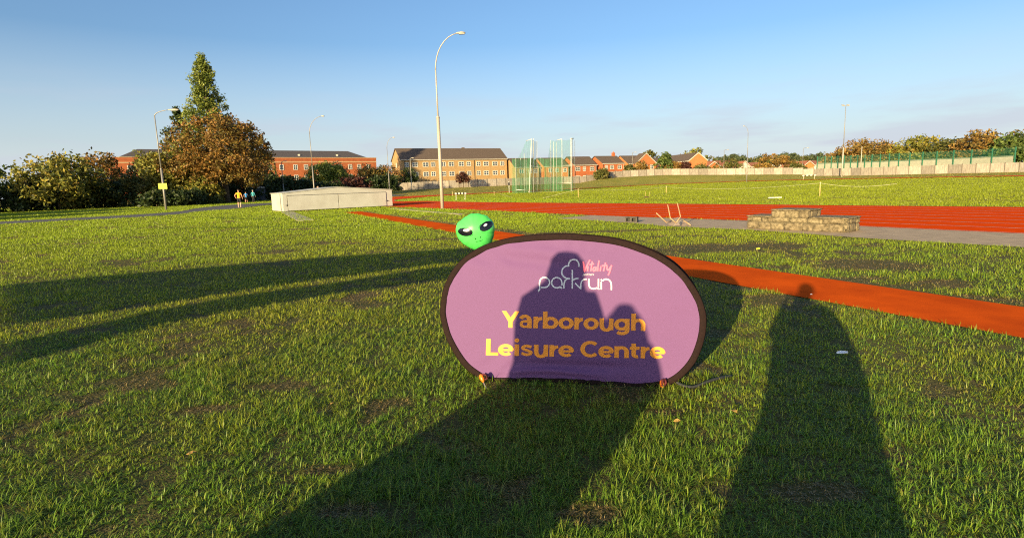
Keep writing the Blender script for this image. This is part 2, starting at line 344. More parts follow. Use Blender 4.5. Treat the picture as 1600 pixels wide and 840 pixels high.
# ------------------------------------------------------------------ grass blades
def grass():
    th0 = math.radians(50)
    xs, ys, hs, ws = [], [], [], []
    def ring(r0, r1, dens_fn, a0, a1, h, w_fn):
        # area-uniform polar samples thinned to the wanted density
        n = int(.5 * (r1 ** 2 - r0 ** 2) * (a1 - a0) * dens_fn(.5 * (r0 + r1)))
        r = np.sqrt(RNG.uniform(r0 ** 2, r1 ** 2, n)); a = RNG.uniform(a0, a1, n)
        xs.append(r * np.sin(a)); ys.append(r * np.cos(a)); hs.append(np.full(n, h)); ws.append(np.vectorize(w_fn)(r) if n else r)
    dens = lambda D: 165.0 / (D * max(.0042, .00085 * D))
    wf = lambda D: max(.0042, .00085 * D)
    edges = np.geomspace(1.75, 172, 42)
    for r0_, r1_ in zip(edges[:-1], edges[1:]):
        ring(r0_, r1_, dens, -th0, th0, .036 if r0_ < 25 else .05, wf)
    ring(.3, 1.75, lambda D: 2000, -math.pi, math.pi, .036, lambda D: .006)
    ring(1.75, 9, lambda D: 350, th0, 2 * math.pi - th0, .036, lambda D: .014)
    x, y, h, w = map(np.concatenate, (xs, ys, hs, ws))
    dd_ = np.hypot(x, y); nt = dd_ < 13
    # tufts: near blades are gathered round tuft centres
    cell = .055; jx, jy = np.floor(x / cell), np.floor(y / cell)
    hx = vnoise(jx * 3.7 + .5, jy * 5.3 + .5, 3); hy = vnoise(jx * 7.1 + .5, jy * 2.9 + .5, 9)
    tx, ty = (jx + .1 + .8 * hx) * cell, (jy + .1 + .8 * hy) * cell
    pull = .62 * RNG.random(len(x)) ** .5
    x = np.where(nt, x + (tx - x) * pull, x); y = np.where(nt, y + (ty - y) * pull, y)
    tuft_yaw = np.arctan2(y - ty, x - tx); tuft_h = .6 + .8 * hy; tuft_c = hx
    s, nn = x * RD[0] + y * RD[1], x * RN[0] + y * RN[1]
    jit = (fbm(x * 1.3, y * 1.3, 5) - .5) * .35
    keep = ~((nn > run_lo(s) + .03 + jit * .55) & (nn < RUN_UP + .08 + jit * 1.0) & (s > -21) & (s < 37.5))
    far = y > 8
    for poly, mgn in ((track_poly, 0), (conc_poly, 0), (path_poly, 0)):
        k = np.ones(len(x), bool); k[far] = ~inpoly(x[far] + jit[far] * .5, y[far] + jit[far] * .5, poly); keep &= k
    d2 = np.hypot(x, y)
    # worn earth: near the viewer small bare spots, elsewhere larger dry patches
    bare = fbm(x * .95 + 3, y * .95, 11, 4); bare2 = fbm(x * 3.1, y * 3.1 + 7, 23, 3)
    bare3 = fbm(x * 9, y * 9, 29, 2); worn = np.clip((bare * .50 + bare2 * .32 + bare3 * .18 - .585) / .07, 0, 1)
    for (px_, py_, rx, ry) in ((1130, 388, 1.7, .75), (1355, 415, .9, .7), (505, 738, .20, .07), (560, 800, .24, .08), (920, 806, .14, .08), (1280, 772, .22, .09), (1040, 645, .14, .06), (1215, 440, 1.4, .35), (620, 630, .16, .1), (330, 640, .2, .07), (945, 362, 2.6, .35), (690, 374, 1.3, .25), (425, 605, .25, .12), (300, 552, .2, .08)):
        c = G(px_, py_); q = ((x - c[0]) / rx) ** 2 + ((y - c[1]) / ry) ** 2
        worn = np.maximum(worn, np.clip(1.35 - q + (bare2 - .5) * 2.2, 0, 1))
    edge = np.clip(1 - np.abs(nn - RUN_UP - .25) / .32, 0, 1) * ((s > -21) & (s < 37)) * (fbm(x * .5, y * .5, 41) > .42)
    worn = np.maximum(worn, edge * .85)
    worn = np.where(d2 < 45, worn, worn * .3)
    keep &= RNG.random(len(x)) > np.maximum(worn * .30, .80 * np.clip((bare3 * .6 + fbm(x * 5, y * 5, 91, 2) * .4 - .56) / .12, 0, 1) * (d2 < 14))
    # no grass under things
    for (cx, cy, r) in ((0.0, -.33, .16), (7.6, 15.0, 0.0)):
        keep &= (x - cx) ** 2 + (y - cy) ** 2 > r * r
    h = np.where(nt, h * tuft_h, h)
    x, y, h, w, worn, s, nn, d2, tuft_yaw = (q[keep] for q in (x, y, h, w, worn, s, nn, d2, tuft_yaw))
    tuft_c = tuft_c[keep]; n = len(x)
    # colour
    g1 = fbm(x * .22, y * .22, 61, 3); g2 = fbm(x * 1.6, y * 1.6, 67, 3); k = RNG.random(n)
    fresh = np.array([.145, .265, .022]); olive = np.array([.30, .325, .020]); pale = np.array([.34, .30, .07]); straw = np.where(RNG.random(n)[:, None] < .55, np.array([.24, .125, .06]), np.array([.42, .28, .13])); dark = np.array([.06, .14, .018])
    t = np.clip((g1 - .35) * 1.6 + (g2 - .5) * .8 + (k - .5) * .55 + np.interp(d2, [2.2, 4.2], [-.16, .14]) + (tuft_c - .5) * .9 * (d2 < 13) + np.clip((d2 - 4) / 26, 0, .5), 0, 1)[:, None]
    c = fresh * (1 - t) + olive * t
    p2 = np.clip((k - .86) * 5, 0, 1)[:, None]; c = c * (1 - p2) + pale * p2
    dk = ((k < .16)[:, None]); c = np.where(dk, c * .55 + dark * .45, c)
    ws_ = np.clip(worn * 1.25 + (RNG.random(n) - .5) * .5, 0, 1)[:, None]; c = c * (1 - ws_ * .8) + straw * ws_ * .8 * (.55 + .7 * RNG.random(n)[:, None])
    # the far bank is drier
    a = x / np.maximum(y, 1); bank = ((y > np.interp(a, o_A, o_Y) - 1) & (y > 60))[:, None]; c = np.where(bank, c * .55 + np.array([.17, .13, .035]) * .45, c)
    inf = ((nn > 26) & ~bank[:, 0])[:, None]; c = np.where(inf, c * .6 + np.array([.20, .215, .025]) * .4, c)
    mc = np.stack([fbm(x * .35, y * .35, 201 + i_, 2) for i_ in range(1)], 1)
    calm = np.interp(d2, [7, 22], [0, .90])[:, None]; tone = np.where(bank, np.array([.225, .185, .042]), np.where(inf, np.array([.225, .27, .011]), np.array([.235, .315, .012]))) * (.8 + .4 * mc)
    c = np.where(worn[:, None] > .3, c, c * (1 - calm) + tone * calm)
    amp = np.interp(d2, [6, 20], [.38, .09]); c *= (1 + (RNG.random(n) * 2 - 1) * amp)[:, None]
    # shape
    h = h * RNG.uniform(.45, 1.55, n) * (1 - .62 * worn) * (.35 + 1.3 * fbm(x * 1.7, y * 1.7, 83, 3))
    w = w * RNG.uniform(.7, 1.35, n)
    # a few lines of taller, much darker blades
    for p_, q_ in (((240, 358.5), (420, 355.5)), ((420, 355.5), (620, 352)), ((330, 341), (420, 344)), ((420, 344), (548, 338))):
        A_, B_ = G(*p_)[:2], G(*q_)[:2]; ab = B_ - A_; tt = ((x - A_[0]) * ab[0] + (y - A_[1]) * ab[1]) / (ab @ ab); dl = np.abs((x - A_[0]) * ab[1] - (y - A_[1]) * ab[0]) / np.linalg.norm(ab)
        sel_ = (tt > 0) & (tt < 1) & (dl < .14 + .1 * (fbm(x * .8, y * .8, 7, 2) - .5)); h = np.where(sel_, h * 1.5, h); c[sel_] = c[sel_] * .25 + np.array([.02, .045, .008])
    yaw = np.where(d2 < 13, tuft_yaw + RNG.normal(0, 1.4, n), RNG.uniform(0, 2 * math.pi, n)); lean = np.clip(RNG.normal(np.interp(d2, [6, 22], [1.02, .34]), np.interp(d2, [6, 22], [.40, .22]), n), np.interp(d2, [6, 22], [.22, .02]), 1.56) + worn * .55
    dx, dy = np.cos(yaw), np.sin(yaw); px_, py_ = -dy, dx
    z0 = tz(x, y) + .009 * worn
    near = d2 < 11
    def blades(sel, seg, name):
        X, Y, Z, H_, W_, L, DX, DY, PX_, PY_, CC = (q[sel] for q in (x, y, z0, h, w, lean, dx, dy, px_, py_, c)); m = len(X)
        rows = []
        hs_ = H_ * (1.36 if seg > 1 else 1.45)
        for q in range(seg + 1):
            t_ = q / seg
            bend = L * (.5 + .6 * t_)
            fx = hs_ * t_ * np.sin(bend); fz = hs_ * t_ * np.cos(np.minimum(bend, 1.50))
            cx, cy, cz = X + DX * fx, Y + DY * fx, Z - .004 + fz
            if q < seg:
                ww = W_ * (1 - .45 * t_) * .5
                rows.append(np.stack([cx - PX_ * ww, cy - PY_ * ww, cz], 1)); rows.append(np.stack([cx + PX_ * ww, cy + PY_ * ww, cz], 1))
            else: rows.append(np.stack([cx, cy, cz], 1))
        nv = 2 * seg + 1
        V = np.stack(rows, 1).reshape(-1, 3); base = np.arange(m)[:, None] * nv
        tri = []
        for q in range(seg - 1): tri += [[2 * q, 2 * q + 1, 2 * q + 3], [2 * q, 2 * q + 3, 2 * q + 2]]
        tri.append([2 * seg - 2, 2 * seg - 1, 2 * seg])
        Ft = (base[:, None, :] + np.array(tri)[None]).reshape(-1, 3)
        Cc = np.repeat(CC, nv, axis=0)
        return tag(meshobj(name, V, Ft, leafmat('grass_blades', .45, .38, .35), cols=Cc), None, None, kind='stuff')
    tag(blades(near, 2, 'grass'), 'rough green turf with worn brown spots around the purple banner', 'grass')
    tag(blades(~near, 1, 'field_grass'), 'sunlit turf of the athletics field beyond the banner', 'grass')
    print('blades', n, int(near.sum()))
grass()

# ------------------------------------------------------------------ pop-up banner
BL, BR = G(745, 593), G(1036, 605)
bex = (BR - BL) / np.linalg.norm(BR - BL); bback = np.array([-bex[1], bex[0], 0])
LEAN = math.radians(12)
bez = np.array([0, 0, 1.0]) * math.cos(LEAN) + bback * math.sin(LEAN); bnn = np.cross(bex, bez)     # bnn points to the viewer's side
BO = (BL + BR) / 2
def bl(px, py):                          # pixel -> banner plane coordinates (u right, v up)
    d = ray(px, py); p = CAM + d * (((BO - CAM) @ bnn) / (d @ bnn)) - BO
    return np.array([p @ bex, p @ bez])
if bnn @ (CAM - BO) < 0: bnn = -bnn
BM = Matrix(((bex[0], bnn[0] * -1, bez[0], BO[0]), (bex[1], bnn[1] * -1, bez[1], BO[1]), (bex[2], bnn[2] * -1, bez[2], BO[2]), (0, 0, 0, 1)))
banner = bpy.data.objects.new('pop_up_banner', None); COL.objects.link(banner); banner.matrix_world = BM
tag(banner, 'purple oval pop-up banner with dark rim and yellow lettering standing on the grass', 'banner')
zo = lambda pts, k, ox, oy: [(ox + a / k, oy + b / k) for a, b in pts]
outl_px = zo([(80, 450), (100, 350), (150, 265), (230, 200), (330, 160), (450, 137), (600, 128), (720, 133), (850, 150), (950, 180), (1050, 225), (1130, 285), (1200, 375), (1235, 460), (1240, 530), (1225, 610), (1190, 690), (1130, 755), (1060, 790), (960, 801), (850, 797), (700, 788), (560, 781), (400, 777), (300, 774), (240, 750), (170, 690), (110, 590), (85, 510)], 2.8, 660, 320)
ol = np.array([bl(*p) for p in outl_px])
def closed_cr(p, n=6):
    N = len(p); out = []
    for i in range(N):
        a, b, c, d = p[i - 1], p[i], p[(i + 1) % N], p[(i + 2) % N]
        for k in range(n):
            t = k / n; out.append(.5 * (2 * b + (c - a) * t + (2 * a - 5 * b + 4 * c - d) * t * t + (3 * b - a - 3 * c + d) * t ** 3))
    return np.array(out)
ol = closed_cr(ol, 6); cen = ol.mean(0)
def disp(u, v):
    """how far the cloth stands towards the viewer: sag folds along the foot, tension creases by the left rim"""
    u = np.asarray(u, float); v = np.asarray(v, float)
    d = .024 * np.exp(-((v - .062 - .03 * np.exp(-((u + .12) / .3) ** 2)) / .020) ** 2) * np.exp(-((u + .1) / .36) ** 4)
    d = d - .018 * np.exp(-((v - .135) / .03) ** 2) * np.exp(-((u - .05) / .42) ** 4)
    d = d + .011 * np.sin(u * 5 + v * 34) * np.exp(-((v - .98) / .13) ** 2) * np.exp(-((u + .25) / .45) ** 2)
    d = d + .003 * np.sin(v * 70 + u * 25) * np.clip((-u - .78) / .15, 0, 1)
    d = d + .006 * np.sin(u * 3.1 + 1) * np.sin(v * 5.2)
    a_ = np.arctan2(v - .56, u); rr_ = np.hypot(u / 1.0, (v - .56) / .55); d = d +   .0065 * np.sin(a_ * 23 + 2 * np.sin(a_ * 5)) * np.clip((rr_ - .72) / .25, 0, 1) * (.4 + .6 * np.sin(a_ * 2.5 + 1) ** 2)
    return d
NR = 46; vv = []; ff = []; NO = len(ol)
for r in range(NR + 1):
    t = r / NR
    for p in ol:
        q = cen + (p - cen) * t * .985; vv.append((q[0], -float(disp(*q)) * (1 - t ** 8), q[1]))
for r in range(NR):
    for k in range(NO): ff.append((r * NO + k, r * NO + (k + 1) % NO, (r + 1) * NO + (k + 1) % NO, (r + 1) * NO + k))
m_cloth = mat('purple_banner_cloth', (.148, .067, .178), (.130, .058, .158), 900, .7, .25, spec=.2, bdist=.0006)
m_rim = mat('dark_brown_banner_edging', (.020, .010, .009), (.013, .007, .007), 60, .8, .2, spec=.1, bdist=.002)
meshobj('cloth_panel', vv, ff, m_cloth, banner, smooth=True)
def rim_mesh(o, a, b, n=8):
    N = len(o); v = []; f = []
    for i in range(N):
        tgt = o[(i + 1) % N] - o[i - 1]; tgt = tgt / np.linalg.norm(tgt); nr_ = np.array([tgt[1], -tgt[0]])
        for k in range(n):
            an = 2 * math.pi * k / n
            q = o[i] * 1.0 + (cen - o[i]) / np.linalg.norm(cen - o[i]) * a * .8 + nr_ * math.cos(an) * a
            v.append((q[0], math.sin(an) * b, q[1]))
    for i in range(N):
        for k in range(n): f.append((i * n + k, i * n + (k + 1) % n, ((i + 1) % N) * n + (k + 1) % n, ((i + 1) % N) * n + k))
    return v, f
v, f = rim_mesh(ol, .025, .005); meshobj('rim', v, f, m_rim, banner, smooth=True)
# rear half of the folding frame: same oval hinged at the top
lv = ol[:, 1].max(); th = 2 * LEAN + math.radians(4)
def rear(q):
    dv = lv - q[1]; return (q[0], .03 + dv * math.sin(th), lv - dv * math.cos(th))
rv = [rear(cen)] + [rear(p) for p in ol]
meshobj('rear_panel', rv, [(0, 1 + k, 1 + (k + 1) % NO) for k in range(NO)], m_cloth, banner)
mb = MB(); mb.tube([rear(p) for p in ol] + [rear(ol[0])], .012, 6); mb.build('rear_rim', m_rim, banner, True)
# lettering ---------------------------------------------------------------
DEPTH = [0.0]
def ribbon(pts, w, closed=False):
    """flat ribbon with mitred joints along a 2-D polyline"""
    p = [np.array(q, float) for q in pts]; n = len(p); v = []
    for i in range(n):
        a = p[i - 1] if (i or closed) else p[i]; b = p[(i + 1) % n] if (i < n - 1 or closed) else p[i]
        d0 = (p[i] - a); d1 = (b - p[i])
        d0 = d0 / (np.linalg.norm(d0) + 1e-9); d1 = d1 / (np.linalg.norm(d1) + 1e-9)
        t = d0 + d1; t = t / (np.linalg.norm(t) + 1e-9); nr_ = np.array([-t[1], t[0]])
        k = 1.0
        if np.linalg.norm(d0) > .5 and np.linalg.norm(d1) > .5: k = 1 / max(.5, float(np.dot(t, d1)))
        ww = w if not hasattr(w, '__len__') else math.hypot(w[0] * nr_[0], w[1] * nr_[1])
        v += [p[i] + nr_ * ww / 2 * k, p[i] - nr_ * ww / 2 * k]
    f = [(2 * i, 2 * i + 1, 2 * i + 3, 2 * i + 2) for i in range(n - 1)]
    if closed: f.append((2 * n - 2, 2 * n - 1, 1, 0))
    return v, f
def to_banner(v2, off):
    return [(u, -float(disp(u, w)) - .0035 - off, w) for u, w in (bl(*q) for q in v2)]
def arc(cx, cy, rx, ry, a0, a1, n=14):
    return [(cx + rx * math.cos(math.radians(a0 + (a1 - a0) * i / n)), cy + ry * math.sin(math.radians(a0 + (a1 - a0) * i / n))) for i in range(n + 1)]
SW = .345; SH = .262; R_ = .5 - SH / 2 + .012; BX = .425
# each glyph: (advance, [strokes], [polygons]); unit = x-height
def bowl(cx): return ('c', arc(cx, .5, BX, R_, 0, 360, 28)[:-1])
cb = BX + SW / 2
GL = {
 'Y': (1.30, [], [[(-.04, 1.42), (.30, 1.42), (.65, .88), (.65, .50), (.49, .50)], [(1.34, 1.42), (1.0, 1.42), (.65, .88), (.65, .50), (.81, .50)], [(.485, .52), (.815, .52), (.815, 0), (.485, 0)]]),
 'a': (1.10, [('o', arc(.47, .60, .36, R_ - .10 + .14, 152, 0, 12) + [(.83, 0)]), ('o', [(.83, .575), (.47, .575)] + arc(.45, .345, .28, .23, 90, 270, 10) + arc(.50, .345, .33, .23, 270, 350, 6), .215)], []),
 'r': (.74, [('o', [(.21, 0), (.21, 1.0)]), ('o', arc(.72, .40, .50, .455, 178, 92, 8))], []),
 'b': (1.24, [('o', [(.20, 0), (.20, 1.46)]), bowl(.64)], []),
 'o': (1.20, [bowl(.60)], []),
 'u': (1.20, [('o', [(.22, 1.0), (.22, .42)] + arc(.58, .42, .36, R_ - .08 + .13, 180, 360, 14)[1:] + [(.94, .45)]), ('o', [(.96, 1.0), (.96, 0)])], []),
 'g': (1.26, [bowl(.58), ('o', [(1.01, 1.0), (1.01, .0)] + arc(.60, .0, .41, .27, 0, -148, 12)[1:])], []),
 'h': (1.22, [('o', [(.22, 0), (.22, 1.46)]), ('o', arc(.60, .52, .38, .37, 180, 0, 16) + [(.98, 0)])], []),
 'n': (1.22, [('o', [(.22, 0), (.22, 1.0)]), ('o', arc(.60, .52, .38, .37, 180, 0, 16) + [(.98, 0)])], []),
 'L': (1.02, [('o', [(.26, 1.42), (.26, 0)]), ('o', [(.26, .125), (1.02, .125)])], []),
 'e': (1.16, [('o', arc(.58, .5, BX, R_, -4, 318, 28)), ('o', [(.2, .485), (1.1, .485)], .19)], []),
 'i': (.52, [('o', [(.26, 0), (.26, 1.0)]), ('c', arc(.26, 1.34, .085, .085, 0, 360, 12)[:-1])], []),
 's': (1.0, [('o', [(.86, .80)] + arc(.50, .70, .31, .175, 45, 200, 10) + [(.36, .555), (.62, .46)] + arc(.50, .31, .33, .185, 20, -150, 12) + [(.10, .23)], .235)], []),
 'C': (1.42, [('o', arc(.80, .71, .60, .575, 44, 316, 26))], []),
 't': (.80, [('o', [(.30, 1.26), (.30, .34)] + arc(.55, .36, .25, .235, 180, 292, 8)[1:]), ('o', [(.0, .86), (.74, .86)])], []),
 ' ': (.46, [], []),
}
m_yel = mat('yellow_print', (.90, .30, .012), (.84, .275, .011), 60, .55, spec=.4)
m_wht = mat('white_print', (.66, .66, .68), (.6, .6, .62), 60, .5)
m_pnk = mat('pink_print', (.80, .09, .20), (.72, .07, .17), 60, .5)
def word(text, p0, p1, cap):
    tot = sum(GL[c][0] for c in text); p0 = np.array(p0, float); p1 = np.array(p1, float)
    ex = (p1 - p0) / tot; up = np.array([-(p1 - p0)[1], (p1 - p0)[0]]); up = -np.array([(p1 - p0)[1] * -1, (p1 - p0)[0]]) / np.linalg.norm(p1 - p0) * cap / 1.42
    x = 0.0
    for ch in text:
        adv, strokes, polys = GL[ch]; V = []; Fc = []; k = 0
        for st in strokes:
            pts = st[1]; v2, f2 = ribbon(pts, st[2] if len(st) > 2 else (SW, SH) if len(pts) != 12 or st[0] == 'o' else .19, st[0] == 'c')
            base = len(V); V += to_banner([p0 + ex * (x + a) + up * b for a, b in v2], k * .0002); Fc += [tuple(i + base for i in q) for q in f2]; k += 1
        for pg in polys:
            base = len(V); V += to_banner([p0 + ex * (x + a) + up * b for a, b in pg], k * .0002); Fc.append(tuple(range(base, base + len(pg)))); k += 1
        if V: meshobj('letter', V, Fc, m_yel, banner)
        x += adv
word('Yarborough', (784.5, 511.2), (1009.5, 516.6), 25.8)
word('Leisure Centre', (757.5, 554.6), (1039, 559.8), 25.6)
def strokes(name, px_strokes, w, mt, k, ox, oy, smoothn=5):
    V = []; Fc = []
    for i, st in enumerate(px_strokes):
        pts = cat_line(st, smoothn) if len(st) > 2 else np.array(st, float)
        pts = [(ox + a / k, oy + b / k) for a, b in pts]
        v2, f2 = ribbon(pts, w); base = len(V); V += to_banner(v2, i * .0001); Fc += [tuple(j + base for j in q) for q in f2]
    return meshobj(name, V, Fc, mt, banner)
logo = [
 [[(213, 652), (234, 605), (231, 560), (232, 510)] + arc(310, 510, 78, 78, 190, 360, 8)[1:] + arc(310, 510, 78, 78, 10, 90, 5) + [(258, 588)]],
 [[(580, 560), (580, 512)] + arc(500, 514, 80, 80, -10, -180, 9)[0:] + arc(500, 514, 80, 80, 170, 75, 6) + [(550, 582), (582, 602)]],
 [[(610, 605), (612, 545), (626, 492), (658, 458), (706, 450)]],
 [[(706, 450), (652, 446), (608, 418), (580, 370), (578, 330), (600, 284), (640, 256), (682, 250)], [(682, 262), (686, 215), (716, 170), (765, 153), (815, 170), (842, 215), (843, 262)]],
 [[(742, 312), (742, 607)], [(745, 485), (780, 456), (838, 445)], [(785, 520), (874, 610)]],
 [[(874, 612), (876, 545), (888, 495), (920, 466), (968, 458)]],
 [[(1000, 453), (1000, 530), (1020, 588), (1075, 610), (1125, 596), (1166, 616)], [(1151, 453), (1151, 580)]],
 [[(1195, 500), (1195, 620)], [(1188, 464), (1215, 480), (1262, 458), (1320, 476), (1350, 530), (1353, 628)]],
]
for g_ in logo: strokes('logo_letter', g_, 2.15, m_wht, 10, 820, 390)
vit = [[(503, 300), (514, 400), (532, 530), (585, 415), (668, 255)], [(625, 410), (605, 535)], [(728, 290), (690, 535)], [(655, 372), (770, 350)],
       [(815, 450), (770, 440), (742, 490), (765, 532), (808, 480), (822, 440), (818, 535)], [(898, 270), (868, 440), (868, 535)], [(945, 410), (925, 535)],
       [(1060, 320), (1010, 535)], [(965, 402), (1105, 385)], [(1100, 405), (1096, 480), (1130, 505), (1185, 430), (1215, 385)], [(1205, 400), (1160, 560), (1122, 640)]]
strokes('script_word', vit, 2.3, m_pnk, 16, 880, 390, 4)
prt = [[(490, 660), (500, 610)], [(500, 612), (525, 608), (522, 638), (500, 640)], [(560, 612), (538, 612), (535, 638), (560, 636), (564, 612)], [(578, 642), (586, 610), (602, 606)], [(618, 590), (612, 640)], [(606, 612), (632, 610)],
       [(640, 642), (648, 610), (668, 612), (664, 642)], [(682, 626), (706, 624), (700, 608), (684, 614), (682, 638), (704, 640)], [(716, 642), (722, 610), (736, 606)], [(768, 610), (748, 612), (752, 626), (764, 632), (742, 640)]]
strokes('small_word', prt, .42, m_wht, 16, 880, 390, 3)
# webbing loops the pegs go through
m_web = mat('dark_red_webbing', (.10, .012, .018), (.06, .01, .014), 40, .8)
for lp in ([(753, 590), (757, 583), (762, 585), (763.5, 590), (760, 595), (755, 595)], [(1034, 600), (1035, 591), (1039, 590.5), (1040, 596), (1037, 603)]):
    pts = [bl(*q) for q in lp]; pts.append(pts[0])
    mb = MB(); mb.tube([(a, -.03 - .01 * (i % 2), max(b, .012)) for i, (a, b) in enumerate(pts)], .009, 6); mb.build('peg_loop', m_web, banner, True)

# tent pegs
m_org = mat('orange_plastic', (.85, .20, .015), (.75, .16, .012), 30, .35, spec=.5); m_steel = mat('bright_steel', (.62, .62, .60), (.5, .5, .48), 30, .35, metal=.8)
def peg(foot, top, hl, label):
    e = empty('tent_peg', foot); tag(e, label, 'tent peg', 'orange tent pegs at the foot of the banner')
    d = np.array(top) - np.array(foot); L = np.linalg.norm(d); d = d / L
    MB().tube([d * -.06, d * (L - hl)], .004, 8).build('shaft', m_steel, e, True)
    t = L - hl
    MB().tube([d * t, d * (t + .015), d * (t + hl * .5), d * (t + hl * .88), d * (t + hl)], [.008, .013, .017, .015, .007], 10).build('handle', m_org, e, True)
f1 = G(759.3, 606); t1 = W(750.5, 584.5, f1[1] + .055)
peg(f1, t1, .062, 'orange handled tent peg leaning with its pale steel shaft showing')
f2 = G(1034.5, 607); t2 = W(1034.2, 593.3, f2[1] + .02)
peg(f2, t2, .055, 'orange handled tent peg pushed down upright to its handle')
# dark cord lying in the grass beside the banner
cp = [G(*q) for q in ((1046, 601.5), (1056, 604), (1068, 606.5), (1084, 606.5), (1104, 602.5), (1124, 597), (1143, 590))]
cp = cat_line([(p[0], p[1], .024 + .012 * math.sin(i * 1.7)) for i, p in enumerate(cp)], 5)
tag(MB().tube(cp, .011, 8).build('guy_strap', mat('black_strap', (.03, .032, .032), (.018, .018, .02), 30, .7), smooth=True), 'black strap lying in the grass beside the banner foot', 'strap')

# ------------------------------------------------------------------ inflatable alien behind the banner
AY = 4.72
def al(zx, zy): return W(690 + zx / 9.333, 320 + zy / 9.333, AY)
hp = np.array([al(*q)[[0, 2]] for q in [(460, 125), (570, 132), (660, 162), (722, 215), (762, 280), (774, 370), (756, 470), (722, 560), (645, 640), (560, 665), (480, 655), (400, 620), (320, 572), (252, 500), (215, 420), (208, 335), (236, 262), (295, 212), (380, 152)]])
hc = np.array(al(495, 395)[[0, 2]])
root_z = 0.0
alien = empty('inflatable_alien', (hc[0], AY + .02, 0)); tag(alien, 'green inflatable alien with big black eyes peeking over the banner', 'inflatable toy')
ho = closed_cr(hp, 8); HN = len(ho); TH = .105
pa = np.arctan2(ho[:, 1] - hc[1], ho[:, 0] - hc[0]); pr = np.hypot(*(ho - hc).T); so = np.argsort(pa); pa, pr = pa[so], pr[so]
def rad_at(a): return np.interp(a, np.concatenate([pa - 2 * math.pi, pa, pa + 2 * math.pi]), np.tile(pr, 3))
def pillow(x, z):
    a = math.atan2(z - hc[1], x - hc[0]); rho = min(1.0, math.hypot(x - hc[0], z - hc[1]) / float(rad_at(a)))
    cr_ = abs(math.sin(a * 7.5 + .6)) ** .6
    return TH * (1 - rho ** 2.3) ** .62 * (1 - .26 * (1 - cr_) * rho ** 6)
def hv(x, z, sgn, off=0.0): return (x - hc[0], -sgn * (pillow(x, z) + off) - .02, z)
m_alien = mat('glossy_green_vinyl', (.085, .60, .115), (.075, .55, .10), 12, .22, spec=.6, sheen=0)
V = []; Fc = []; RR = 22; AN = 152
for sgn in (1, -1):
    base = len(V)
    for r in range(RR + 1):
        t = math.sin(r / RR * math.pi / 2)
        for k in range(AN):
            a = 2 * math.pi * k / AN; sc_ = 1 + .034 * (abs(math.sin(a * 7.5 + .6)) ** .6 - .7) * t ** 6
            R2 = float(rad_at(a if a < math.pi else a - 2 * math.pi)) * t * sc_
            V.append(hv(hc[0] + math.cos(a) * R2 * .9995, hc[1] + math.sin(a) * R2 * .9995, sgn))
    for r in range(RR):
        for k in range(AN): 
            q = (base + r * AN + k, base + r * AN + (k + 1) % AN, base + (r + 1) * AN + (k + 1) % AN, base + (r + 1) * AN + k); Fc.append(q if sgn == 1 else q[::-1])
head = meshobj('head', V, Fc, m_alien, alien, smooth=True)
bm = bmesh.new(); bm.from_mesh(head.data); bmesh.ops.remove_doubles(bm, verts=bm.verts, dist=.0004); bmesh.ops.recalc_face_normals(bm, faces=bm.faces); bm.to_mesh(head.data); bm.free()
def decal(cx, cy, rx, ry, rot, off, name, mt, parent, n=36, rings=6):
    V = []; Fc = []; c, s_ = math.cos(math.radians(rot)), math.sin(math.radians(rot))
    for r in range(rings + 1):
        for k in range(n):
            a = 2 * math.pi * k / n; ex, ey = rx * r / rings * math.cos(a), ry * r / rings * math.sin(a)
            p = al(cx + ex * c - ey * s_, cy + ex * s_ + ey * c); V.append(hv(p[0], p[2], 1, off))
    for r in range(rings):
        for k in range(n): Fc.append((r * n + k, (r + 1) * n + k, (r + 1) * n + (k + 1) % n, r * n + (k + 1) % n))
    return meshobj(name, V, Fc, mt, parent, smooth=True)
m_eye = mat('glossy_black_print', (.006, .007, .012), (.004, .005, .008), 10, .12, spec=.6); m_eyew = mat('white_print_on_vinyl', (.8, .8, .8), (.78, .78, .78), 10, .3)
decal(355, 382, 110, 60, 4, .0016, 'eye', m_eye, head); decal(655, 300, 100, 62, -27, .0016, 'eye', m_eye, head)
decal(366, 358, 42, 17, 2, .0028, 'eye_highlight', m_eyew, head); decal(645, 283, 27, 16, -32, .0028, 'eye_highlight', m_eyew, head)
decal(503, 475, 13, 8, 40, .0016, 'nostril', m_eye, head, 10, 2); decal(576, 456, 12, 7, 70, .0016, 'nostril', m_eye, head, 10, 2)
for ln in ([(510, 522), (550, 514), (605, 498)], [(418, 446), (445, 432), (468, 412)], [(580, 384), (612, 388), (645, 386)], [(548, 325), (560, 298), (578, 272)]):
    pts = [al(*q) for q in cat_line(ln, 4)]; v2, f2 = ribbon([(p[0], p[2]) for p in pts], .0036)
    meshobj('print_line', [hv(a, b, 1, .0016) for a, b in v2], f2, m_eye, head)
nk = al(545, 690); nx = nk[0] - hc[0]
MB().tube([(nx + .015, -.01, nk[2] + .03), (nx, -.01, nk[2] - .02), (nx - .02, 0, nk[2] - .07), (nx - .03, .01, nk[2] - .14), (nx - .03, .02, .45), (nx - .03, .02, .2), (nx - .03, .02, .0)], [.034, .026, .028, .05, .06, .055, .05], 14).build('body', m_alien, alien, True)

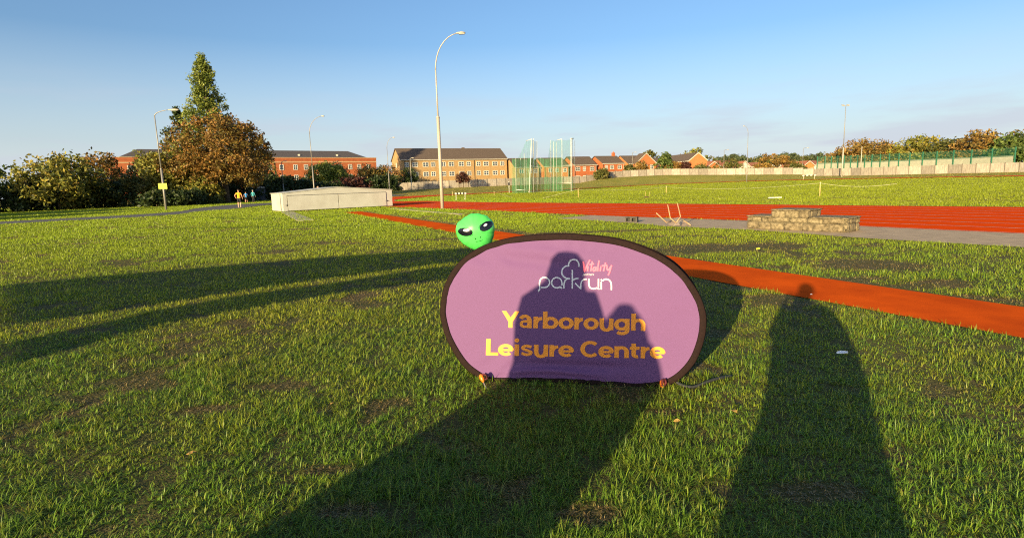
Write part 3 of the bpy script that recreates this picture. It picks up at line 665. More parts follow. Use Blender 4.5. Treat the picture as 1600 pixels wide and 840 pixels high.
# ------------------------------------------------------------------ people
def zone_mesh(name, verts, edges, radii, sub=2):
    """skin a joint skeleton into one continuous surface and bake it"""
    me = bpy.data.meshes.new(name + '_skeleton'); me.from_pydata([tuple(v) for v in verts], edges, [])
    ob = bpy.data.objects.new(name + '_skeleton', me); COL.objects.link(ob)
    ob.modifiers.new('skin', 'SKIN').use_smooth_shade = True
    lay = me.skin_vertices[0].data
    for i, r in enumerate(radii): lay[i].radius = (r, r) if not hasattr(r, '__len__') else r
    lay[0].use_root = True
    sm_ = ob.modifiers.new('sub', 'SUBSURF'); sm_.levels = sub; sm_.render_levels = sub
    dg = bpy.context.evaluated_depsgraph_get(); dg.update()
    out = bpy.data.meshes.new_from_object(ob.evaluated_get(dg)); out.name = name
    bpy.data.objects.remove(ob); bpy.data.meshes.remove(me)
    return out
m_skin = mat('skin', (.55, .30, .20), (.48, .25, .17), 14, .5, spec=.35)
def person(label, loc, yaw, H, top, legs_m, shoes, hair, pose='stand', short=True, sleeves=False, coat=0.0, group=None, stride=0.0, robe=None):
    s = H / 1.76
    J = {}; E_ = []; 
    def j(n, x, y, z, r): J[n] = (len(J), (x * s, y * s, z * s), r if not hasattr(r, '__len__') else tuple(q * s for q in r))
    def R(v): return v
    tw = 1 + coat
    j('pelvis', 0, 0, .95, (.135 * s * tw, .10 * s * tw) if False else (.15 * tw, .105 * tw)); j('waist', 0, 0, 1.10, (.14 * tw, .10 * tw)); j('chest', 0, .0, 1.30, (.165 * tw, .115 * tw)); j('neckb', 0, 0, 1.45, (.085, .07))
    j('neck', 0, .012, 1.515, (.055, .055)); j('jaw', 0, .03, 1.575, (.068, .078)); j('head', 0, .02, 1.655, (.080, .096)); j('crown', 0, .012, 1.72, (.058, .07))
    arms = {'stand': [((.27, .0, 1.18), (.30, .06, .93), (.30, .08, .85)), ((-.27, 0, 1.18), (-.30, .06, .93), (-.30, .08, .85))],
            'hip': [((.27, 0, 1.18), (.29, .07, .95), (.29, .09, .87)), ((-.33, -.05, 1.20), (-.30, .03, .98), (-.24, .06, .92))],
            'phone': [((.37, .10, 1.20), (.14, .27, 1.44), (.07, .30, 1.50)), ((-.25, .12, 1.17), (-.12, .27, 1.44), (-.07, .30, 1.50))],
            'walk': [((.25, .10, 1.18), (.27, .30, 1.06), (.27, .36, 1.03)), ((-.25, -.10, 1.18), (-.27, -.02, .95), (-.27, .02, .88))]}[pose]
    for sd, (el, wr, hd) in zip((1, -1), arms):
        k = 'R' if sd > 0 else 'L'
        j('sh' + k, .185 * sd * (1 + coat * .3), 0, 1.41, (.068 * tw, .068 * tw)); j('el' + k, *el, (.046 * tw, .046 * tw)); j('wr' + k, *wr, (.030, .030)); j('hd' + k, *hd, (.034, .024))
        E_ += [('chest', 'sh' + k), ('sh' + k, 'el' + k), ('el' + k, 'wr' + k), ('wr' + k, 'hd' + k)]
        st = stride * sd
        j('hip' + k, .092 * sd, 0, .88, (.098 * tw, .098 * tw)); j('kn' + k, .10 * sd, .02 + st * .5, .50, (.062, .062)); j('cf' + k, .10 * sd, -.005 + st * .75, .34, (.058, .058)); j('an' + k, .10 * sd, -.02 + st, .09, (.040, .040)); j('ft' + k, .112 * sd, .12 + st, .035, (.042, .034))
        E_ += [('pelvis', 'hip' + k), ('hip' + k, 'kn' + k), ('kn' + k, 'cf' + k), ('cf' + k, 'an' + k), ('an' + k, 'ft' + k)]
    E_ += [('pelvis', 'waist'), ('waist', 'chest'), ('chest', 'neckb'), ('neckb', 'neck'), ('neck', 'jaw'), ('jaw', 'head'), ('head', 'crown')]
    names = list(J); V = [J[n][1] for n in names]; Rr = [J[n][2] for n in names]; Ed = [(J[a][0], J[b][0]) for a, b in E_]
    me = zone_mesh('body', V, Ed, Rr)
    root = empty('person', loc, yaw); tag(root, label, 'person', group)
    body = bpy.data.objects.new('body', me); COL.objects.link(body); body.parent = root
    for mt in (m_skin, top, legs_m, shoes, hair): me.materials.append(mt)
    P = {n: np.array(J[n][1]) for n in names}
    segs = [(a, b) for a, b in E_]
    for pl in me.polygons:
        c = np.array(pl.center); best = None
        for a, b in segs:
            ab = P[b] - P[a]; t = max(0, min(1, float((c - P[a]) @ ab / (ab @ ab)))); d = np.linalg.norm(c - P[a] - ab * t)
            if best is None or d < best[0]: best = (d, a, b, t)
        _, a, b, t = best; z = c[2] / s; mi = 0
        if a in ('waist', 'chest') and not b.startswith('sh') or (a == 'pelvis' and b == 'waist'): mi = 1 if z > .93 and z < 1.475 else 0
        if b.startswith('sh'): mi = 1
        if a.startswith('sh'): mi = 1 if (t < .62 or sleeves) else 0
        if a.startswith('el') and sleeves: mi = 1
        if b.startswith('hip') or a.startswith('hip'): mi = 2 if (z > .56 or not short) else 0
        if a.startswith('kn') and not short: mi = 2
        if a.startswith('cf') and not short and t < .8: mi = 2
        if a.startswith('an') or (a.startswith('cf') and t > .88): mi = 3
        if mi == 2 and z > .95: mi = 1
        pl.material_index = mi
    # hands with separate fingers
    for sd in (1, -1):
        k = 'R' if sd > 0 else 'L'; h = P['hd' + k]; d = h - P['wr' + k]; d = d / np.linalg.norm(d); side = np.cross(d, [0, 1, 0]); side = side / (np.linalg.norm(side) + 1e-6)
        side = np.array([0, 1, 0]) if pose != 'phone' else np.array([0, 0, 1.0])
        mb = MB()
        for q, (o_, L) in enumerate(((-.024, .058), (-.008, .072), (.008, .075), (.024, .066))):
            b0 = h + side * o_ * s; mb.tube([b0, b0 + d * L * .5 * s, b0 + (d * L + np.array([-.012 * sd, .012, 0])) * s], [.0085 * s, .008 * s, .006 * s], 6)
        mb.tube([h - d * .02 * s + side * .026 * s, h + (side * .05 + d * .01) * s, h + (side * .055 + d * .035) * s], [.010 * s, .009 * s, .007 * s], 6)
        fo = mb.build('fingers', m_skin, root, True); fo['kind'] = 'stuff'
    # hair cap, ears and nose
    hp_, cr_p = P['head'], P['crown']; V = []; Fc = []
    for i in range(8):
        ph = math.pi * .5 * (1 - i / 7 * 1.12)
        for q in range(16):
            a = 2 * math.pi * q / 16
            drop = .03 if math.sin(a) > .3 else 0
            V.append((hp_[0] + math.cos(a) * math.cos(ph) * .093 * s, hp_[1] - .012 * s + math.sin(a) * math.cos(ph) * .104 * s, hp_[2] + .012 * s + math.sin(ph) * .102 * s + drop * s * (i / 7)))
    for i in range(7):
        for q in range(16): Fc.append((i * 16 + q, i * 16 + (q + 1) % 16, (i + 1) * 16 + (q + 1) % 16, (i + 1) * 16 + q))
    meshobj('hair', V, Fc, hair, root, True)
    mb = MB()
    mb.tube([hp_ + np.array([0, .085, .0]) * s, hp_ + np.array([0, .112, -.03]) * s, hp_ + np.array([0, .09, -.04]) * s], [.008 * s, .014 * s, .008 * s], 6).build('nose', m_skin, root, True)
    for sd in (1, -1): MB().tube([hp_ + np.array([.082 * sd, .005, .012]) * s, hp_ + np.array([.092 * sd, 0, 0]) * s, hp_ + np.array([.083 * sd, .005, -.03]) * s], [.008 * s, .014 * s, .008 * s], 6).build('ear', m_skin, root, True)
    m_dk = mat('dark_eye', (.05, .03, .03), (.03, .02, .02), 20, .4)
    for sd in (1, -1): MB().tube([hp_ + np.array([.03 * sd, .088, .008]) * s, hp_ + np.array([.03 * sd, .096, .008]) * s], [.010 * s, .007 * s], 8).build('eye', m_dk, root, True)
    MB().tube([hp_ + np.array([-.022, .094, -.066]) * s, hp_ + np.array([0, .101, -.068]) * s, hp_ + np.array([.022, .094, -.066]) * s], .004 * s, 5).build('mouth', m_dk, root, True)
    if robe:
        # long loose robe: (height, half width left, half width right, half depth)
        V = []; Fc = []; n = 22
        for z, wl_, wr_, dp_ in robe:
            for q in range(n):
                a = 2 * math.pi * q / n; cx_ = math.cos(a); V.append(((cx_ * (wr_ if cx_ > 0 else wl_)) * s, math.sin(a) * dp_ * s + .02 * s, z * s))
        for i in range(len(robe) - 1):
            for q in range(n): Fc.append((i * n + q, i * n + (q + 1) % n, (i + 1) * n + (q + 1) % n, (i + 1) * n + q))
        meshobj('robe', V, Fc, top, root, True)
    return root
cl = lambda n, c: mat(n, c, tuple(q * .8 for q in c), 9, .8, .3, bdist=.01)
m_black = cl('black_cloth', (.022, .022, .026)); m_shoe = cl('grey_shoe', (.35, .33, .32)); m_hairb = cl('brown_hair', (.05, .03, .018)); m_hairg = cl('grey_hair', (.32, .30, .27))
person('person in a bright orange t-shirt and black shorts standing on the path', G(375, 325.3), .15, 1.78, cl('orange_shirt', (.80, .33, .012)), m_black, m_shoe, m_hairb, 'hip', True)
p = G(385.3, 317); person('person in a blue top and dark shorts walking away down the path', (p[0], p[1], 0), .3, 1.55, cl('blue_top', (.035, .22, .55)), m_black, m_black, m_hairb, 'walk', True, stride=.28)
p = G(396.5, 316.8); person('person in a teal jacket and dark trousers standing on the shaded path', (p[0], p[1], 0), -.2, 1.76, cl('teal_jacket', (.05, .28, .33)), m_black, m_black, m_hairg, 'stand', False, True)
p = W(497, 296, 49.5); person('person standing behind the cream cover with only the head showing above it', (p[0], p[1], 0), .4, 1.80, cl('maroon_top', (.12, .03, .04)), m_black, m_black, cl('cropped_hair', (.42, .26, .18)), 'stand', False)
# those whose shadows fall across the grass and the banner
UN = np.array([SU[1], -SU[0]])
def sunpos(u, n): q = SU * u + UN * n; return (q[0], q[1], 0)
person('tall person in a dark coat holding up the phone that takes the picture', (-.13, -.335, 0), 0.0, 1.80, cl('navy_coat', (.03, .035, .06)), m_black, m_black, m_hairb, 'phone', False, True, coat=.2, robe=[(1.51, .09, .10, .09), (1.47, .24, .25, .13), (1.40, .28, .31, .15), (1.28, .285, .37, .17), (1.1, .27, .43, .2), (.95, .245, .44, .2), (.78, .25, .43, .2), (.66, .32, .43, .2), (.4, .35, .43, .2), (.25, .38, .44, .2)])
MB().box(-.14, .016, -.030, -.022, 1.475, 1.548).build('phone', mat('black_phone', (.01, .01, .012), (.008, .008, .01), 10, .3)); bpy.data.objects['phone']['label'] = 'black phone held sideways in two raised hands'; bpy.data.objects['phone']['category'] = 'phone'
person('person in a thick green coat looking at the banner', sunpos(.05, -1.60), -.35, 1.74, cl('green_coat', (.03, .06, .035)), m_black, m_black, m_hairb, 'stand', False, True, coat=.2, robe=[(1.77, .02, .02, .02), (1.755, .08, .08, .09), (1.70, .125, .125, .14), (1.62, .14, .14, .15), (1.53, .16, .14, .15), (1.47, .24, .16, .15), (1.40, .33, .22, .18), (1.2, .37, .26, .2), (.9, .36, .28, .22), (.5, .46, .34, .24), (.12, .56, .40, .25)])
person('shorter person in a red jacket behind the one in the green coat', sunpos(-1.2, -1.16), -.3, 1.62, cl('red_jacket', (.35, .03, .03)), m_black, m_black, m_hairg, 'stand', False, True, coat=.05, robe=[(1.72, .02, .02, .02), (1.70, .10, .10, .09), (1.62, .155, .155, .14), (1.5, .19, .19, .15), (1.40, .22, .22, .16), (1.2, .25, .25, .2), (.9, .26, .27, .22), (.5, .30, .30, .24), (.15, .33, .34, .25)])

# ------------------------------------------------------------------ unseen canopy added behind the viewer, cut to cast the left shadow bands
CZ = 2.5; back = CZ / math.tan(SUN_EL)
def cz(px, py): q = G(px, py)[:2] - SU * back; return q
can = empty('shadow_canopy', (*cz(420, 470), 0)); tag(can, 'unseen flat canopy added behind the viewer to cast the left shadow bands', 'shadow_canopy')
m_can = mat('white_canopy_cloth', (.75, .75, .73), (.68, .68, .66), 20, .8)
can0 = np.array(cz(420, 470))
def shadow_part(name, pxs, th=.06, dz=0.0):  # panel cut to a shadow band outline, shifted back towards the sun
    q = [np.array(cz(*p)) - can0 for p in pxs]; n = len(q)
    v = [(a[0], a[1], CZ + dz) for a in q] + [(a[0], a[1], CZ + dz + th) for a in q]
    mb = MB(); mb.add(v, [tuple(range(n)), tuple(range(2 * n - 1, n - 1, -1))] + [(i, i + n, (i + 1) % n + n, (i + 1) % n) for i in range(n)]); mb.build(name, m_can, can)
shadow_part('shadow_panel', [(0, 447), (240, 426), (490, 405), (770, 386), (840, 400), (668, 415), (520, 434), (376, 455), (240, 477), (0, 512)])
shadow_part('shadow_panel', [(0, 540), (240, 487), (376, 463), (520, 444), (668, 421), (900, 403), (860, 420), (700, 437), (490, 465), (240, 509), (0, 575)])
for q in ((60, 452), (760, 391), (40, 550), (840, 415)):
    a = np.array(cz(*q)) - can0; MB().tube([(a[0], a[1], 0), (a[0], a[1], CZ)], .011, 6).build('leg', mat('thin_steel_leg', (.5, .5, .5), (.4, .4, .4), 10, .5, metal=.6), can)

# ------------------------------------------------------------------ landing bed cover
c0, c1 = G(443.5, 331.4), G(613.6, 322.4)
cw = float(np.linalg.norm(c1 - c0)); cyaw = math.atan2(c1[1] - c0[1], c1[0] - c0[0])
cov = empty('landing_bed_cover', c0, cyaw); tag(cov, 'long cream landing bed cover with a low pitched top', 'bed cover')
m_cream = mat('cream_painted_sheet', (.44, .43, .385), (.38, .365, .32), 1.2, .55, .1, detail=7, spec=.4); m_seam = mat('dark_seam', (.05, .045, .04), (.03, .03, .03), 10, .8)
def chh(px, py):                         # pixel -> (x along, z) on the cover's front plane
    d = ray(px, py); nrm = np.array([math.sin(cyaw), -math.cos(cyaw), 0]); p = CAM + d * (((c0 - CAM) @ nrm) / (d @ nrm)) - c0
    return (p @ np.array([math.cos(cyaw), math.sin(cyaw), 0]), p[2])
zl, zr = chh(441.5, 302.8)[1], chh(611.8, 296.5)[1]; ax, az = chh(526, 292.6); ze = (zl + zr) / 2; dp = 3.2
MB().prism([(0, .06), (cw, .06), (cw, ze), (ax, az), (0, ze)], 0, dp).build('shell', m_cream, cov)
for a, b in ((-.06, ax), (ax, cw + .06)):
    za, zb = (ze, az) if a < ax - .01 and b <= ax + .01 else (az, ze)
    mb = MB(); mb.add([(a, -.05, za + .012), (b, -.05, zb + .012), (b, dp + .05, zb + .012), (a, dp + .05, za + .012), (a, -.05, za + .05), (b, -.05, zb + .05), (b, dp + .05, zb + .05), (a, dp + .05, za + .05)],
           [(0, 3, 2, 1), (4, 5, 6, 7), (0, 1, 5, 4), (1, 2, 6, 5), (2, 3, 7, 6), (3, 0, 4, 7)]); mb.build('roof_sheet', m_cream, cov)
MB().box(.1, cw - .1, .1, dp - .1, 0, .062).build('skid', m_seam, cov)
xa, xm, xb = chh(450, 320)[0], chh(529, 315)[0], chh(603.3, 312)[0]; zt = ze - .17
fd = MB(); fd.box(xa - .035, xb + .035, -.012, -.001, .05, zt + .035); fd.build('door_seam', m_seam, cov)
for a, b in ((xa, xm - .02), (xm + .02, xb)):
    d_ = bevel(MB().box(a, b, -.045, -.013, .08, zt).build('door_panel', m_cream, cov), .008)
for a in (xa - .06, xb + .06):
    MB().box(a - .03, a + .03, -.035, -.002, .42, .52).build('latch', m_seam, cov)
    MB().box(a - .13, a + .13, -.05, -.036, .46, .485).build('latch_bar', m_seam, cov)
MB().box(-.02, -.002, .55, .62, .08, ze - .02).build('side_seam', m_seam, cov)

# ------------------------------------------------------------------ podium of rough blocks
q0, q1 = G(1166.5, 357.3), G(1323, 364.2)
pw = float(np.linalg.norm(q1 - q0)); pyaw = math.atan2(q1[1] - q0[1], q1[0] - q0[0])
pod = empty('medal_podium', (q0[0], q0[1], .006), pyaw); tag(pod, 'three-step medal podium of rough weathered stone blocks beside the track', 'podium')
m_stone = mat('mossy_weathered_block', (.24, .19, .115), (.06, .048, .028), 11, .95, 1.0, c3=(.15, .115, .065), detail=9, bdist=.03)
m_stone2 = mat('pale_weathered_block', (.29, .23, .14), (.08, .062, .035), 14, .95, 1.0, c3=(.19, .15, .085), detail=9, bdist=.03)
m_mort = mat('crumbling_mortar', (.15, .12, .07), (.06, .05, .03), 30, .95, .8, detail=8)
def rough_box(name, x0, x1, y0, y1, z0, z1, parent, mt, amp=.010, cut=4):
    bm = bmesh.new(); bmesh.ops.create_cube(bm, size=1.0)
    bmesh.ops.subdivide_edges(bm, edges=bm.edges[:], cuts=cut, use_grid_fill=True)
    for v_ in bm.verts:
        q = v_.co.copy(); e = sum(abs(abs(c) - .5) < .01 for c in q)
        k = .5 if e >= 2 else 1.0
        v_.co = Vector(((x0 + x1) / 2 + q.x * (x1 - x0), (y0 + y1) / 2 + q.y * (y1 - y0), (z0 + z1) / 2 + q.z * (z1 - z0)))
        rr = random.Random(hash((round(v_.co.x, 3), round(v_.co.y, 3), round(v_.co.z, 3))))
        inw = Vector((-q.x, -q.y, -q.z)) * (.018 if e >= 2 else 0)
        v_.co += inw + Vector((rr.uniform(-1, 1), rr.uniform(-1, 1), rr.uniform(-1, 1))) * amp
    me = bpy.data.meshes.new(name); bm.to_mesh(me); bm.free(); me.materials.append(mt)
    o = bpy.data.objects.new(name, me); COL.objects.link(o); o.parent = parent
    me.polygons.foreach_set('use_smooth', np.ones(len(me.polygons), bool)); return o
lx, rx_ = pw * .265, pw * .60; zlow, zmid = .385, .575; pdp = .85
MB().box(.03, pw - .03, .03, pdp - .03, 0, zlow - .05).build('mortar_core', m_mort, pod); MB().box(lx + .03, rx_ - .03 + .1, .03, pdp - .03, zlow - .06, zmid - .03).build('mortar_core', m_mort, pod)
cnt = 0
for row, (za, zb) in enumerate(((0, .20), (.21, zlow - .045))):
    x = 0.0 - (.2 if row else 0)
    while x < pw - .02:
        x1_ = min(pw, x + .38 + random.uniform(-.14, .14)); xs0 = max(0, x)
        if x1_ - xs0 > .06:
            for ya, yb in ((0, .2), (pdp - .2, pdp)): rough_box('block', xs0 + .002, x1_ - .002, ya + random.uniform(0, .014), yb, za + .004, zb, pod, random.choice((m_stone, m_stone2)), .017)
        x = x1_ + .004
    for xa_, xb_ in ((0.004, .2), (pw - .2, pw - .004)):
        rough_box('block', xa_, xb_, .22, .62, za + .004, zb, pod, m_stone)
x = lx
while x < rx_ + .09:
    x1_ = min(rx_ + .10, x + .36)
    for ya, yb in ((.0, .2), (pdp - .2, pdp)): rough_box('block', x, x1_ - .01, ya, yb, zlow - .04, zmid - .05, pod, random.choice((m_stone, m_stone2)))
    x = x1_ + .008
rough_box('block', lx + .004, lx + .2, .21, .62, zlow - .04, zmid - .05, pod, m_stone); rough_box('block', rx_ - .1, rx_ + .096, .21, .62, zlow - .04, zmid - .05, pod, m_stone)
for a, b, z in ((-.02, lx - .006, zlow), (lx - .02, rx_ + .12, zmid), (rx_ + .125, pw + .02, zlow)):
    rough_box('cap_slab', a, b, -.02, pdp + .02, z - .048, z, pod, m_stone, .006, 6)

# ------------------------------------------------------------------ upturned rusty frame, small concrete block
fb = G(1056, 353.6)
fr = empty('metal_frame', (fb[0], fb[1], .01)); tag(fr, 'upturned rusty metal frame with bent rods lying beside the track', 'metal frame')
def fq(zx, zy, dy=0.0): q = W(1015 + zx / 16.8, 312 + zy / 16.8, fb[1] + dy) - np.array([fb[0], fb[1], .01]); return (q[0], q[1], max(q[2], .012))
m_rod = mat('pale_rusty_rod', (.50, .33, .17), (.34, .20, .10), 14, .7, .2, metal=.2); m_plate = mat('grey_rusted_plate', (.27, .22, .19), (.17, .12, .09), 9, .75, .3)
MB().tube([fq(172, 345, .1), fq(440, 598, .05), fq(570, 555, .2)], .017, 8).build('rod', m_rod, fr, True)
MB().tube([fq(475, 130, .25), fq(545, 480, .1), fq(690, 605, 0)], .018, 8).build('rod', m_rod, fr, True)
MB().tube([fq(730, 92, .45), fq(812, 450, .3), fq(700, 600, .05)], .018, 8).build('rod', m_rod, fr, True)
MB().tube([fq(875, 530, .2), fq(1085, 700, -.05)], .018, 8).build('rod', m_rod, fr, True)
def plate(name, pts):
    a = [Vector(p) for p in pts]; nrm = (a[1] - a[0]).cross(a[2] - a[0]).normalized() * .006
    v = [p + nrm for p in a] + [p - nrm for p in a]; n = len(a)
    MB().add(v, [tuple(range(n)), tuple(range(2 * n - 1, n - 1, -1))] + [(i, i + n, (i + 1) % n + n, (i + 1) % n) for i in range(n)]).build(name, m_plate, fr)
plate('plate', [fq(610, 705, -.05), fq(665, 610, .02), fq(860, 515, .25), fq(760, 612, .05), fq(815, 680, -.03)])
plate('plate', [fq(885, 545, .2), fq(1060, 695, -.05), fq(835, 700, -.08)])
plate('plate', [fq(640, 490, .4), fq(740, 462, .5), fq(830, 470, .45), fq(700, 560, .25)])
plate('plate', [fq(490, 640, .1), fq(600, 560, .25), fq(660, 620, .1), fq(600, 700, 0)])
cb_ = G(987, 347.5); e_ = empty('concrete_block', (cb_[0], cb_[1], .006), -.5); tag(e_, 'small grey hollow concrete block lying on the apron', 'concrete block')
m_blk = mat('grey_block', (.10, .085, .07), (.06, .05, .045), 20, .95, .6)
bevel(MB().box(-.22, .22, -.1, .1, 0, .035).box(-.22, .22, -.1, .1, .16, .20).box(-.22, -.17, -.1, .1, .035, .16).box(-.03, .03, -.1, .1, .035, .16).box(.17, .22, -.1, .1, .035, .16).build('shell', m_blk, e_), .006)
MB().box(-.168, .168, .06, .095, .037, .158).build('web', mat('dark_web', (.05, .045, .04), (.03, .03, .03), 9, .9), e_)

# ------------------------------------------------------------------ lamp posts
m_galv = mat('galvanised_steel', (.27, .25, .22), (.20, .185, .165), 3, .5, .1, metal=.25, stretch=(1, 1, .25)); m_pale = mat('cream_painted_steel', (.42, .38, .31), (.35, .31, .25), 3, .55, metal=.1, stretch=(1, 1, .3)); m_lant = mat('lantern_housing', (.42, .38, .30), (.33, .30, .24), 6, .5); m_lens = glassmat('lamp_lens', (.35, .33, .28))
def lamp(base, top_z, arm, lift, label, r0=.085, r1=.045, step=.42, straight=.8, pm=None, group='street lamps around the field', head=.75, armdir=(1, 0), sides=10):
    """column up to straight*top, then a swan-neck bracket reaching `arm` metres sideways, with a lantern at its end"""
    e = empty('lamp_post', base); tag(e, label, 'lamp post', group); pm = pm or m_galv
    H = top_z - base[2]; zc = H * straight
    MB().tube([(0, 0, -.1), (0, 0, H * step)], [r0, r0 * .92], sides).build('base_column', pm, e, True)
    MB().tube([(0, 0, H * step), (0, 0, zc)], [r1 * 1.25, r1], sides).build('upper_column', pm, e, True)
    MB().tube([(0, 0, H * step - .06), (0, 0, H * step + .06)], [r0 * 1.05, r0 * .8], sides).build('collar', pm, e, True)
    pts = []
    for i in range(9):
        t = i / 8; a = math.pi / 2 * t
        pts.append((armdir[0] * arm * (1 - math.cos(a)), armdir[1] * arm * (1 - math.cos(a)), zc + (H - zc - lift) * math.sin(a) + lift * t))
    MB().tube(pts, [r1 * (1 - .35 * i / 8) for i in range(9)], 8).build('bracket_arm', pm, e, True)
    x, z = arm, H; ad = armdir
    if head:
        h = head; L = MB(); P = lambda a, w, zz: (ad[0] * a - ad[1] * w, ad[1] * a + ad[0] * w, zz)
        rows = [(x - .05, .03, .05), (x + h * .25, .10, .07), (x + h * .6, .14, .085), (x + h, .07, .05)]
        v = []; f = []
        for a, w, t in rows: v += [P(a, -w, z - .02), P(a, w, z - .02), P(a, w * .6, z + t), P(a, -w * .6, z + t)]
        for i in range(3):
            for k in range(4): f.append((i * 4 + k, i * 4 + (k + 1) % 4, i * 4 + 4 + (k + 1) % 4, i * 4 + 4 + k))
        f += [(3, 2, 1, 0), (12, 13, 14, 15)]
        L.add(v, f); lo = L.build('lantern', m_lant, e, True)
        v2 = [P(x + h * .25, -.08, z - .022), P(x + h * .25, .08, z - .022), P(x + h * .9, .07, z - .022), P(x + h * .9, -.07, z - .022)]; v2 += [(a, b, c - .05) for a, b, c in v2]
        MB().add(v2, [(0, 1, 2, 3), (7, 6, 5, 4), (0, 4, 5, 1), (1, 5, 6, 2), (2, 6, 7, 3), (3, 7, 4, 0)]).build('lens', m_lens, lo)
    return e
def lamp_px(bx, by, ty, arm_px, label, Y=None, hd=.75, lift=.2, **k):
    b = G(bx, by) if Y is None else on(bx, Y)
    Y_ = b[1]; t = W(bx, ty, Y_); return lamp(b, t[2], arm_px * Y_ / 870, lift, label, head=hd, **k)
lamp_px(691.4, 326, 53, 34, 'tall swan-neck lamp post with a cream column at the bend of the red track', r0=.115, r1=.040, step=.535, straight=.80, lift=.35, hd=.55, pm=m_pale)
lamp_px(259.8, 328.3, 172, 22, 'lamp post with a yellow sign strapped to its column', r0=.10, r1=.045, straight=.945, lift=.12, hd=1.0)
lamp_px(351.5, 315, 225, 14, 'lamp post in front of the brown chestnut tree', r0=.10, r1=.05, straight=.945, lift=.1, hd=1.0)
lamp_px(491, 300, 182, 20, 'lamp post rising behind the cream cover in front of the red brick block', Y=74, r0=.09, r1=.04, straight=.80, lift=.3, hd=.4)
lamp_px(608.5, 298, 215, 9, 'lamp post between the red brick block and the tan flats', Y=104, r0=.09, r1=.04, straight=.82, lift=.25, hd=.5)
lamp_px(443.5, 300, 252, 4, 'short lamp post in the shade of the hedge by the red brick block', Y=96, r0=.09, r1=.06, straight=.95, lift=.05, hd=.5)
lamp_px(643.3, 298, 247, 2, 'slim white lamp post in front of the tan flats', Y=124, r0=.09, r1=.05, straight=.97, lift=.05, hd=.6, pm=m_pale)
lamp_px(1166.8, 283, 197, 5.5, 'swan-neck lamp post at the edge of the back straight', Y=114, r0=.10, r1=.045, straight=.86, lift=.25, hd=.35, armdir=(-1, 0))
lamp_px(988, 276, 238, 3, 'lamp post in front of the brick house with two gables', Y=162, r0=.1, r1=.06, straight=.96, lift=.05, hd=.7)
lamp_px(1130.5, 266, 234, 4, 'lamp post between the brick gable end and the bungalows', Y=166, r0=.1, r1=.06, straight=.96, lift=.05, hd=.7)
lamp_px(1253.4, 266, 231, 5, 'lamp post beside the orange gabled bungalow', Y=166, r0=.1, r1=.06, straight=.96, lift=.05, hd=.7)
# floodlight mast and poles on the right
fm = on(1315.6, 124); e = empty('floodlight_mast', fm); tag(e, 'very tall pale floodlight mast by the ball court fence', 'floodlight mast'); H = W(1318, 165.5, 124)[2] - fm[2]
MB().tube([(0, 0, -.1), (0, 0, H * .42)], [.16, .13], 10).build('base_column', m_pale, e, True); MB().tube([(0, 0, H * .42), (0, 0, H)], [.085, .05], 10).build('upper_column', m_galv, e, True)
MB().box(-.75, .75, -.05, .05, H - .06, H + .02).build('crossbar', m_galv, e)
for x in (-.55, .55): MB().add([(x - .28, -.1, H + .02), (x + .28, -.1, H + .02), (x + .28, .3, H + .16), (x - .28, .3, H + .16), (x - .28, -.1, H + .1), (x + .28, -.1, H + .1), (x + .28, .3, H + .30), (x - .28, .3, H + .30)], [(0, 3, 2, 1), (4, 5, 6, 7), (0, 1, 5, 4), (1, 2, 6, 5), (2, 3, 7, 6), (3, 0, 4, 7)]).build('floodlight', m_lant, e)
for px_, Y_, ty, lb in ((1288.6, 150, 237, 'thin dark utility pole beyond the ball court'), (1344.3, 132, 229, 'pale wooden pole in front of the brown autumn trees')):
    b = on(px_, Y_); e = empty('utility_pole', b); tag(e, lb, 'pole'); hh = W(px_, ty, Y_)[2] - b[2]
    MB().tube([(0, 0, -.1), (0, 0, hh)], [.11, .08], 8).build('shaft', m_pale if px_ > 1300 else m_galv, e, True); MB().tube([(0, 0, hh - .02), (0, 0, hh + .08)], [.1, .05], 8).build('cap', m_galv, e, True)
# START sign strapped to the left lamp
b = G(259.8, 328.3); sp = W(254.2, 290.8, b[1] - .14); e = empty('start_sign', sp, .35); tag(e, 'bright yellow sign with green writing strapped to a lamp post', 'sign')
m_sy = mat('fluorescent_yellow_board', (.75, .80, .10), (.70, .75, .09), 30, .5); m_sg = mat('green_ink', (.10, .30, .05), (.08, .25, .04), 30, .6)
MB().box(-.36, .36, -.006, .006, -.27, .27).build('board', m_sy, e)
lt = {'S': [[(.9, .85), (.5, 1), (.1, .78), (.5, .5), (.9, .25), (.5, 0), (.1, .15)]], 'T': [[(.5, 0), (.5, 1)], [(0, .93), (1, .93)]], 'A': [[(0, 0), (.5, 1), (1, 0)], [(.2, .35), (.8, .35)]], 'R': [[(.1, 0), (.1, 1)], [(.1, .93), (.7, .93), (.85, .75), (.7, .5), (.1, .5)], [(.5, .5), (.9, 0)]]}
for i, ch in enumerate('START'):
    V = []; Fc = []
    for k, st in enumerate(lt[ch]):
        v2, f2 = ribbon([(-.27 + i * .115 + a * .085, -.09 + c * .19) for a, c in st], .026); n0 = len(V); V += [(a, -.0085 - k * .0004, c) for a, c in v2]; Fc += [tuple(q + n0 for q in ff_) for ff_ in f2]
    meshobj('letter', V, Fc, m_sg, e)
for z in (-.15, .15): MB().box(-.14, .14, .006, .30, z - .012, z + .012).build('strap', m_black, e)

